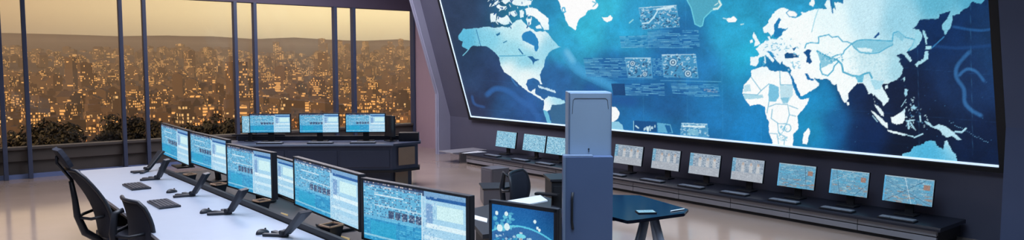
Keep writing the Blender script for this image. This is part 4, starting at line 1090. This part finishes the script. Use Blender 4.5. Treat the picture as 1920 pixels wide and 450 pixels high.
# ------------------------------------------------------------------ glossy meeting table at the right
tp = [at(1291, 392, .75), at(1284, 400, .75), at(1188, 413, .75), at(1176, 414, .75), at(1120, 400, .75), at(1090, 380, .75), at(1120, 364, .75), at(1200, 366, .75)]
tc_ = Vector((5.3, 4.6, 0))
mt = thing('meeting_table', 'glossy black angular meeting table on splayed metal legs', 'table', (5.3, 4.6, 0))
b = BM(); prism(b, [(p.x - 5.3, p.y - 4.6) for p in tp], 0.722, 0.75)
bmesh.ops.bevel(b, geom=b.edges[:], offset=0.006, segments=2, affect='EDGES')
obj('tabletop', b, M_glossblack, mt)
b = BM(); box(b, (-0.15, 0.0, 0.705), (0.6, 0.35, 0.03), 0.004); obj('underframe', b, M_dark, mt)
hub = at(1218, 408, .70); hx, hy = hub.x - 5.3, hub.y - 4.6
for (fx_, fy_) in ((-0.35, -0.02), (0.15, -0.28), (-0.02, 0.35), (0.42, 0.12)):
    b = BM(); L1 = (hx + fx_ * 0.15, hy + fy_ * 0.15, 0.70)
    tube(b, [L1, (hx + fx_ * 0.4, hy + fy_ * 0.4, 0.42), (hx + fx_ * 1.25, hy + fy_ * 1.25, 0.02)], [0.034, 0.03, 0.02], 8)
    tube(b, [(hx + fx_ * 1.25, hy + fy_ * 1.25, 0.0), (hx + fx_ * 1.25, hy + fy_ * 1.25, 0.02)], 0.03, 12)
    obj('leg', b, M_leg, mt)
p = at(1211, 398, .7512)
tb = thing('tablet', 'small glowing cyan tablet lying on the glossy black table', 'tablet', (p.x, p.y, 0.7505), -0.6)
b = BM(); box(b, (0, 0, 0.005), (0.17, 0.12, 0.009), 0.003); obj('case', b, M_darker, tb)
im = pic_wall('text', 77, 34, 26)
me = grid_mesh('display', (-0.078, -0.053, 0.0103), (0.156, 0, 0), (0, 0.106, 0), 33, 25, lin(im[::-1]))
obj('display', me, M_screen, tb)
p = at(1271, 394.5, .752)
b = BM(); tube(b, [(-0.09, 0, 0.006), (0.08, 0, 0.006), (0.09, 0, 0.006)], [0.006, 0.006, 0.002], 8); q = obj('pen', b, M_paper, None, (p.x, p.y, 0.7502)); q.rotation_euler = (0, 0, -0.1); tag(q, 'white pen lying near the right corner of the glossy table', 'pen')

# ------------------------------------------------------------------ office chairs
def make_chair(label, loc, rz, headrest=True, recline=18, hs=1.0):
    """faces local +X"""
    t = thing('office_chair', label, 'chair', loc, rz)
    b = BM()   # seat
    rows = []
    for i in range(9):
        x = -0.24 + 0.5 * i / 8; r = []
        for j in range(9):
            y = -0.25 + 0.5 * j / 8
            yy = y * (1 - 0.12 * abs(i - 4) / 4 * (abs(j - 4) / 4)); z = 0.475 + 0.02 * (abs(j - 4) / 4) ** 2 - 0.035 * max(0, (i - 6) / 2) ** 2
            r.append(Vector((x, yy, z)))
        rows.append(r)
    slab(b, rows, 0.07); bmesh.ops.recalc_face_normals(b, faces=b.faces); obj('seat', b, M_fabric, t)
    rc = math.radians(recline)
    def bp(h, y, off=0.0):
        # point on the reclined back, h metres up from the seat
        x = -0.25 - math.sin(rc) * h - 0.05 * math.sin(h / 0.62 * PI) * -1 + 0.07 * (abs(y) / 0.26) ** 2 + off
        return Vector((x, y, 0.52 + math.cos(rc) * h))
    b = BM(); rows = []
    n = 11
    for i in range(n):
        h = 0.60 * hs * i / (n - 1); w = 0.235 * (0.80 + 0.30 * math.sin(PI * (0.15 + 0.75 * i / (n - 1))))
        if i == n - 1: w *= 0.86
        rows.append([bp(h, w * (j - 5) / 5) for j in range(11)])
    slab(b, rows, 0.018); bmesh.ops.recalc_face_normals(b, faces=b.faces); obj('backrest', b, M_fabric, t)
    ring = [r[0] for r in rows] + rows[-1][1:] + [r[-1] for r in rows[::-1]][1:] + rows[0][::-1][1:]
    b = BM(); tube(b, ring, 0.016, 8, cap=False); obj('back_frame', b, M_dark, t)
    b = BM(); tube(b, [bp(0.5 * hs, 0, -0.04), bp(0.38, 0, -0.11), bp(0.22, 0, -0.15), bp(0.05, 0, -0.12), (-0.2, 0, 0.43), (0.0, 0, 0.42)], [0.02, 0.025, 0.03, 0.035, 0.03, 0.03], 8); obj('spine', b, M_dark, t)
    b = BM()
    tube(b, [bp(0.22, -0.19, -0.015), bp(0.2, -0.15, -0.10), bp(0.2, 0, -0.145), bp(0.2, 0.15, -0.10), bp(0.22, 0.19, -0.015)], 0.014, 8); obj('lumbar_bar', b, M_dark, t)
    if headrest:
        b = BM(); hr = []
        for i in range(6):
            h = 0.60 * hs + 0.03 + 0.17 * i / 5; w = 0.13 * (0.85 + 0.2 * math.sin(PI * i / 5))
            hr.append([bp(h, w * (j - 3) / 3 * 1.0, 0.02) for j in range(7)])
        slab(b, hr, 0.04); bmesh.ops.recalc_face_normals(b, faces=b.faces); obj('headrest', b, M_fabric, t)
        b = BM(); tube(b, [bp(0.5 * hs, 0, -0.03), bp(0.66 * hs, 0, -0.04), bp(0.72 * hs, 0, 0.0)], 0.014, 8); obj('headrest_stem', b, M_dark, t)
    for s in (-1, 1):
        b = BM()
        tube(b, [(-0.05, s * 0.22, 0.43), (-0.05, s * 0.31, 0.44), (-0.04, s * 0.32, 0.56), (-0.02, s * 0.32, 0.62)], [0.018, 0.02, 0.022, 0.02], 8)
        a = obj('armrest', b, M_dark, t)
        b = BM(); box(b, (0.03, s * 0.32, 0.635), (0.28, 0.08, 0.03), 0.012); obj('arm_pad', b, M_darker, a)
    b = BM(); tube(b, [(0, 0, 0.10), (0, 0, 0.26)], 0.035, 12); tube(b, [(0, 0, 0.26), (0, 0, 0.42)], 0.02, 12); box(b, (0, 0, 0.43), (0.24, 0.2, 0.04), 0.01); obj('gas_stem', b, M_darker, t)
    b = BM()
    for k in range(5):
        a = 2 * PI * k / 5 + 0.3
        tube(b, [(0.02 * math.cos(a), 0.02 * math.sin(a), 0.12), (0.18 * math.cos(a), 0.18 * math.sin(a), 0.10), (0.32 * math.cos(a), 0.32 * math.sin(a), 0.075)], [0.03, 0.024, 0.016], 8)
    obj('star_base', b, M_dark, t)
    for k in range(5):
        a = 2 * PI * k / 5 + 0.3; c = Vector((0.32 * math.cos(a), 0.32 * math.sin(a), 0.03)); n_ = Vector((-math.sin(a), math.cos(a), 0))
        b = BM(); tube(b, [c + n_ * 0.008, c + n_ * 0.028], 0.03, 12); tube(b, [c - n_ * 0.028, c - n_ * 0.008], 0.03, 12)
        tube(b, [c + Vector((0, 0, 0.0)), c + Vector((0, 0, 0.05))], 0.008, 6); obj('caster', b, M_darker, t)
    return t
make_chair('black mesh office chair with headrest at the far end of the white desk', (1.63, 7.56, 0), math.radians(2), True, 20, 1.12)
make_chair('black mesh office chair without headrest tucked against the white desk edge', (1.66, 6.55, 0), math.radians(6), False, 8, 0.80)
CH3 = at(944, 327, .9) + RT * 0.33 + Vector((0, 0, 0))
make_chair('dark office chair standing alone beside the papers on the side desk', (CH3.x, CH3.y, 0), -TH - 0.4, False, 6, 0.66)

# ------------------------------------------------------------------ outside
def terrain(x, y):
    Y = [10, 40, 80, 160, 350, 900, 1500, 2200, 3000, 4500, 7000]; Z = [-7, -8, -14, -30, -62, -60, -48, -20, 40, 130, 230]
    z = float(np.interp(y, Y, Z))
    if y > 300: z += 10 * noise.noise(Vector((x / 300, y / 300, 0))) * min(1, (y - 300) / 1500) * 2.4
    return z
b = BM(); gy = [17.5, 25, 40, 60, 80, 110, 160, 230, 350, 450, 560, 700, 850, 1000, 1200, 1400, 1700, 2000, 2300, 2700, 3100, 3600, 4200, 5000, 6000, 7000]
gv = []
for y in gy:
    gv.append([b.verts.new((x * y, y, terrain(x * y, y))) for x in np.linspace(-0.9, 1.6, 46)])
for i in range(len(gy) - 1):
    for j in range(45):
        f = b.faces.new((gv[i][j], gv[i][j + 1], gv[i + 1][j + 1], gv[i + 1][j])); f.smooth = True
g = obj('ground', b, M_ground); g['kind'] = 'structure'

def city_mat(name, base, lit, dens, seed, strength):
    m = bpy.data.materials.new(name); m.use_nodes = True; nt = m.node_tree; P = nt.nodes['Principled BSDF']
    P.inputs['Roughness'].default_value = 0.8
    tc = nt.nodes.new('ShaderNodeTexCoord'); oi = nt.nodes.new('ShaderNodeObjectInfo')
    geo = nt.nodes.new('ShaderNodeNewGeometry')
    sep = nt.nodes.new('ShaderNodeSeparateXYZ'); nt.links.new(geo.outputs['Position'], sep.inputs[0])
    add = nt.nodes.new('ShaderNodeMath'); add.operation = 'ADD'; nt.links.new(sep.outputs['X'], add.inputs[0]); nt.links.new(sep.outputs['Y'], add.inputs[1])
    fl = []
    for src, sc in ((add.outputs[0], 1 / 2.6), (sep.outputs['Z'], 1 / 3.1)):
        mu = nt.nodes.new('ShaderNodeMath'); mu.operation = 'MULTIPLY'; mu.inputs[1].default_value = sc; nt.links.new(src, mu.inputs[0])
        f = nt.nodes.new('ShaderNodeMath'); f.operation = 'FLOOR'; nt.links.new(mu.outputs[0], f.inputs[0])
        fr = nt.nodes.new('ShaderNodeMath'); fr.operation = 'FRACT'; nt.links.new(mu.outputs[0], fr.inputs[0]); fl.append((f, fr))
    cb = nt.nodes.new('ShaderNodeCombineXYZ'); nt.links.new(fl[0][0].outputs[0], cb.inputs[0]); nt.links.new(fl[1][0].outputs[0], cb.inputs[1]); cb.inputs[2].default_value = seed
    wn = nt.nodes.new('ShaderNodeTexWhiteNoise'); wn.noise_dimensions = '3D'; nt.links.new(cb.outputs[0], wn.inputs['Vector'])
    gt = nt.nodes.new('ShaderNodeMath'); gt.operation = 'LESS_THAN'; nt.links.new(wn.outputs['Value'], gt.inputs[0])
    cn = nt.nodes.new('ShaderNodeTexNoise'); cn.inputs['Scale'].default_value = 0.028; cn.inputs['Detail'].default_value = 3; nt.links.new(geo.outputs['Position'], cn.inputs['Vector'])
    cr = nt.nodes.new('ShaderNodeMapRange'); cr.inputs[1].default_value = 0.46; cr.inputs[2].default_value = 0.66; cr.inputs[3].default_value = 0.02; cr.inputs[4].default_value = dens * 3.2
    nt.links.new(cn.outputs['Fac'], cr.inputs[0]); nt.links.new(cr.outputs[0], gt.inputs[1])
    prod = gt
    for f, fr in fl:
        a = nt.nodes.new('ShaderNodeMath'); a.operation = 'GREATER_THAN'; a.inputs[1].default_value = 0.3; nt.links.new(fr.outputs[0], a.inputs[0])
        mm_ = nt.nodes.new('ShaderNodeMath'); mm_.operation = 'MULTIPLY'; nt.links.new(prod.outputs[0], mm_.inputs[0]); nt.links.new(a.outputs[0], mm_.inputs[1]); prod = mm_
    # only walls carry windows
    sn = nt.nodes.new('ShaderNodeSeparateXYZ'); nt.links.new(geo.outputs['Normal'], sn.inputs[0])
    ab = nt.nodes.new('ShaderNodeMath'); ab.operation = 'LESS_THAN'; ab.inputs[1].default_value = 0.4; nt.links.new(sn.outputs['Z'], ab.inputs[0])
    m2 = nt.nodes.new('ShaderNodeMath'); m2.operation = 'MULTIPLY'; nt.links.new(prod.outputs[0], m2.inputs[0]); nt.links.new(ab.outputs[0], m2.inputs[1])
    ms = nt.nodes.new('ShaderNodeMath'); ms.operation = 'MULTIPLY'; ms.inputs[1].default_value = strength; nt.links.new(m2.outputs[0], ms.inputs[0])
    P.inputs['Emission Color'].default_value = lit; nt.links.new(ms.outputs[0], P.inputs['Emission Strength'])
    hs_ = nt.nodes.new('ShaderNodeHueSaturation'); hs_.inputs['Color'].default_value = base
    mr = nt.nodes.new('ShaderNodeMapRange'); mr.inputs[3].default_value = 0.35; mr.inputs[4].default_value = 1.8
    nt.links.new(oi.outputs['Random'], mr.inputs[0]); nt.links.new(mr.outputs[0], hs_.inputs['Value']); nt.links.new(hs_.outputs[0], P.inputs['Base Color'])
    return m
M_city = [city_mat('city_facade_amber', rgb(92, 68, 48), rgb(255, 176, 92), 0.22, 1.0, 1.1), city_mat('city_facade_gold', rgb(76, 58, 44), rgb(255, 196, 120), 0.17, 2.0, 1.0),
          city_mat('city_facade_orange', rgb(104, 76, 50), rgb(255, 150, 70), 0.28, 3.0, 1.0)]
M_roof = pmat('dark_city_roof', rgb(70, 54, 44), 0.9, var=0.3, vscale=0.05)

def bshape(bm, kind, w, d, h, ox=0, oy=0, oz=0, rot=0):
    R = Matrix.Rotation(rot, 3, 'Z')
    def bx_(c, s, roof=True):
        vs = box(bm, R @ Vector(c) + Vector((ox, oy, oz)), s, 0, R)
        if roof:
            for f in {f for v in vs for f in v.link_faces}:
                f.normal_update()
                if f.normal.z > 0.5: f.material_index = 1
    if kind == 0:
        bx_((0, 0, h / 2 - 3), (w, d, h + 6)); bx_((w * .1, 0, h + 1.2), (w * .35, d * .35, 2.4)); bx_((-w * .3, d * .2, h + .6), (w * .12, d * .15, 1.4))
    elif kind == 1:
        bx_((0, 0, h / 2 - 3), (w, d, h + 6)); bx_((w * .35, 0, h * .35 - 3), (w * 1.1, d * .8, h * .7 + 6)); bx_((0, 0, h + .8), (w * .4, d * .3, 1.8))
    elif kind == 2:
        bx_((0, 0, h / 2 - 3), (w, d, h + 6), False)
        pr = [(-w / 2 - .4, h), (0, h + w * .28), (w / 2 + .4, h)]
        v0 = [bm.verts.new(R @ Vector((x, -d / 2 - .3, z)) + Vector((ox, oy, oz))) for x, z in pr]; v1 = [bm.verts.new(R @ Vector((x, d / 2 + .3, z)) + Vector((ox, oy, oz))) for x, z in pr]
        fs = [bm.faces.new(v0), bm.faces.new(v1[::-1])] + [bm.faces.new((v0[k], v1[k], v1[(k + 1) % 3], v0[(k + 1) % 3])) for k in range(3)]
        bmesh.ops.recalc_face_normals(bm, faces=fs)
        for f in fs[2:]: f.material_index = 1
        bx_((w * .25, 0, h + w * .2), (1.0, 1.0, 3))
    else:
        bx_((0, 0, h * .35 - 3), (w * 1.2, d * 1.2, h * .7 + 6)); bx_((0, 0, h * .5), (w, d, h)); bx_((0, 0, h * .62), (w * .7, d * .7, h * 1.05)); bx_((0, 0, h * 1.2), (w * .08, w * .08, h * .12))
protos = []
for k, (kind, w, d, h) in enumerate(((0, 14, 11, 9), (1, 9, 12, 12), (2, 10, 13, 6), (0, 15, 10, 14), (3, 11, 11, 24), (2, 12, 9, 7), (1, 8, 10, 8))):
    b = BM(); bshape(b, kind, w, d, h); me = bpy.data.meshes.new('city_building'); b.to_mesh(me); b.free()
    me.materials.append(M_city[k % 3]); me.materials.append(M_roof); protos.append((kind, me))
GB = {0: ('flat-roofed city block with glowing amber windows seen beyond the glass', 'flat-roofed city blocks beyond the windows'),
      1: ('city block with a lower side wing seen beyond the glass', 'winged city blocks beyond the windows'),
      2: ('gabled city house with lit windows seen beyond the glass', 'gabled city houses beyond the windows'),
      3: ('tall stepped city tower with lit windows seen beyond the glass', 'stepped city towers beyond the windows')}
rr = random.Random(3); cnt = 0
cells = []
y = 470.0
while cnt < 292 and y < 1000:
    x = 0.06 * y + rr.uniform(0, 8)
    while x < 0.70 * y and cnt < 292:
        cells.append((x, y)); x += rr.uniform(17.5, 24); cnt += 1
    y += 18.5
ylast = y + 12
for x, y in cells:
    k = rr.choice([0, 0, 1, 2, 2, 3, 3, 5, 5, 6, 6, 4 if rr.random() < 0.3 else 2])
    kind, me = protos[k]
    q = bpy.data.objects.new('city_building', me); COL.objects.link(q); s = rr.uniform(0.8, 1.0)
    q.location = (x, y, terrain(x, y)); q.rotation_euler = (0, 0, rr.choice([0.1, 0.1, 0.1, -0.1])); q.scale = (s, s, s * rr.uniform(0.8, 1.6))
    tag(q, GB[kind][0], 'building', GB[kind][1])
b = BM(); y = ylast
while y < 3000:
    x = 0.0
    st = 14 + (y - 600) * 0.012
    while x < 0.78 * y:
        kd = rr.choice([0, 1, 2, 0]); s = rr.uniform(0.7, 1.4) * (1 + (y - 600) / 2400 * .6)
        h = rr.uniform(6, 16) * (2.6 if rr.random() < 0.05 else 1)
        if rr.random() < 0.85:
            xx, yy = x + rr.uniform(-4, 4), y + rr.uniform(-8, 8)
            bshape(b, kd, rr.uniform(9, 17) * s, rr.uniform(8, 14) * s, h * s, xx, yy, terrain(xx, yy), rr.choice([0.2, 1.77, -0.5, 0.9]))
        x += rr.uniform(1.1, 1.9) * st
    y += st * rr.uniform(1.5, 2.2)
dc2 = obj('distant_city', b, [M_city[0], M_roof])
tag(dc2, 'hazy distant city stretching to the horizon beyond the windows', 'city', None, 'stuff')

# trees on the slope outside the windows
def make_tree(label, px, ytop, dist, rad, seed):
    d = (FW + RT * ((px - 960) / F) + UP * ((225 - ytop) / F)); t = dist / d.y; P = Vector((d.x * t, dist, CH + d.z * t))
    gz = terrain(P.x, P.y); top = P.z
    T = thing('round_tree', label, 'tree', (P.x, P.y, gz), 0, 'dark trees outside the windows'); r_ = random.Random(seed)
    H0 = top - gz; cz = H0 - rad * 0.8
    b = BM(); tube(b, [(0, 0, -0.3), (0.05, 0.02, cz * 0.4), (0, 0.1, cz)], [0.28, 0.2, 0.12], 8)
    for k in range(6):
        a = r_.uniform(0, 2 * PI); tube(b, [(0, 0.05, cz * 0.5), (math.cos(a) * rad * .4, math.sin(a) * rad * .4, cz * .85), (math.cos(a) * rad * .7, math.sin(a) * rad * .7, cz + rad * r_.uniform(-.1, .4))], [0.1, 0.06, 0.03], 6)
    obj('trunk', b, M_bark, T)
    b = BM()
    clumps = [Vector((r_.gauss(0, 1), r_.gauss(0, 1), r_.gauss(0, 1) + .2)).normalized() * rad * r_.uniform(0.35, 0.85) for _ in range(70)]
    for c in clumps:
        c.z = c.z * 0.75; cr = rad * r_.uniform(0.18, 0.32)
        for k in range(75):
            n_ = Vector((r_.gauss(0, 1), r_.gauss(0, 1), r_.gauss(0, 1))).normalized(); p = Vector((c.x * 1.15, c.y * 1.15, cz + c.z)) + n_ * cr * r_.uniform(.6, 1)
            s = rad * r_.uniform(0.045, 0.085); a = n_.orthogonal().normalized(); a = (a + Vector((r_.uniform(-1, 1), r_.uniform(-1, 1), r_.uniform(-1, 1)))).normalized(); bb = n_.cross(a).normalized()
            vs = [b.verts.new(p + a * s), b.verts.new(p + bb * s * .5 + n_ * s * .2), b.verts.new(p - a * s), b.verts.new(p - bb * s * .5 + n_ * s * .2)]
            b.faces.new(vs)
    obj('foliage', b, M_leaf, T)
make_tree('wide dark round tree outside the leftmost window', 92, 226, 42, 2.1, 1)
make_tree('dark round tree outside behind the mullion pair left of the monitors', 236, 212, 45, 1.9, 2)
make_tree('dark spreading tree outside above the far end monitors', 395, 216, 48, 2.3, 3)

# evening haze over the city
b = BM(); box(b, (1500, 2560, -60), (7000, 5000, 330))
hz = obj('evening_haze', b, None if False else M_roof)
hz.data.materials.clear()
m = bpy.data.materials.new('haze_volume'); m.use_nodes = True; nt = m.node_tree; nt.nodes.clear()
oo = nt.nodes.new('ShaderNodeOutputMaterial'); vs_ = nt.nodes.new('ShaderNodeVolumeScatter'); vs_.inputs['Color'].default_value = rgb(255, 226, 188)
vs_.inputs['Density'].default_value = 0.00027; vs_.inputs['Anisotropy'].default_value = 0.3
nt.links.new(vs_.outputs[0], oo.inputs['Volume']); hz.data.materials.append(m)
tag(hz, 'warm evening haze hanging over the city outside', 'haze', None, 'stuff')

# ------------------------------------------------------------------ sky and light
wd = bpy.data.worlds.new('evening_sky'); S.world = wd; wd.use_nodes = True; nt = wd.node_tree; nt.nodes.clear()
ow = nt.nodes.new('ShaderNodeOutputWorld'); bg = nt.nodes.new('ShaderNodeBackground'); tc = nt.nodes.new('ShaderNodeTexCoord')
sep = nt.nodes.new('ShaderNodeSeparateXYZ'); nt.links.new(tc.outputs['Generated'], sep.inputs[0])
def ramp(stops):
    r = nt.nodes.new('ShaderNodeValToRGB'); e = r.color_ramp.elements
    e[0].position, e[0].color = stops[0]; e[1].position, e[1].color = stops[-1]
    for p_, c_ in stops[1:-1]:
        q = e.new(p_); q.color = c_
    return r
def mapz(): 
    r = nt.nodes.new('ShaderNodeMapRange'); r.inputs[1].default_value = -0.1; r.inputs[2].default_value = 0.9; nt.links.new(sep.outputs['Z'], r.inputs[0]); return r
mz = mapz()
rA = ramp([(0.0, rgb(120, 96, 72)), (0.1, rgb(196, 158, 112)), (0.16, rgb(236, 206, 150)), (0.25, rgb(240, 214, 165)), (0.5, rgb(130, 130, 145)), (1.0, rgb(70, 82, 110))])
rB = ramp([(0.0, rgb(90, 72, 56)), (0.1, rgb(140, 108, 78)), (0.16, rgb(172, 136, 98)), (0.25, rgb(170, 142, 108)), (0.5, rgb(100, 100, 116)), (1.0, rgb(58, 70, 96))])
nt.links.new(mz.outputs[0], rA.inputs[0]); nt.links.new(mz.outputs[0], rB.inputs[0])
az = nt.nodes.new('ShaderNodeMapRange'); az.inputs[1].default_value = 0.02; az.inputs[2].default_value = 0.42; nt.links.new(sep.outputs['X'], az.inputs[0])
mx_ = nt.nodes.new('ShaderNodeMix'); mx_.data_type = 'RGBA'
nt.links.new(az.outputs[0], mx_.inputs[0]); nt.links.new(rB.outputs[0], mx_.inputs[6]); nt.links.new(rA.outputs[0], mx_.inputs[7])
nt.links.new(mx_.outputs[2], bg.inputs[0]); bg.inputs[1].default_value = 1.65; nt.links.new(bg.outputs[0], ow.inputs[0])

sd_ = bpy.data.lights.new('low_sun', 'SUN'); sd_.energy = 4.5; sd_.color = (1.0, 0.62, 0.30); sd_.angle = math.radians(2)
so = bpy.data.objects.new('low_sun', sd_); COL.objects.link(so)
so.rotation_euler = Vector((-0.85, -0.45, 0.28)).to_track_quat('Z', 'Y').to_euler()

def area(name, loc, sx, sy, w, col, rot=(0, 0, 0), spread=180):
    l = bpy.data.lights.new(name, 'AREA'); l.spread = math.radians(spread); l.shape = 'RECTANGLE'; l.size = sx; l.size_y = sy; l.energy = w; l.color = col
    q = bpy.data.objects.new(name, l); COL.objects.link(q); q.location = loc; q.rotation_euler = rot
    return q
area('ceiling_fill_light', (1.4, 7.0, CEIL - 0.06), 3.0, 7.0, 250, (0.80, 0.86, 1.0), spread=130)  # unseen fill lamps added under the ceiling to light the interior, no fixtures
area('ceiling_fill_light', (6.0, 12.5, CEIL - 0.06), 4.0, 4.0, 330, (0.92, 0.86, 0.95))
area('ceiling_fill_light', (4.6, 3.0, CEIL - 0.06), 3.5, 3.0, 170, (0.62, 0.80, 1.0), spread=120)  # added cool fill for the locker and right side
area('ceiling_fill_light', (-0.6, 12.0, CEIL - 0.06), 3.0, 4.0, 75, (1.0, 0.86, 0.74), spread=100)  # added warm fill to brighten the left floor
area('ceiling_fill_light', (7.4, 6.5, CEIL - 0.06), 1.6, 6.0, 34, (0.95, 0.86, 0.82), spread=45)  # added narrow fill that lifts the right floor and spares the wall
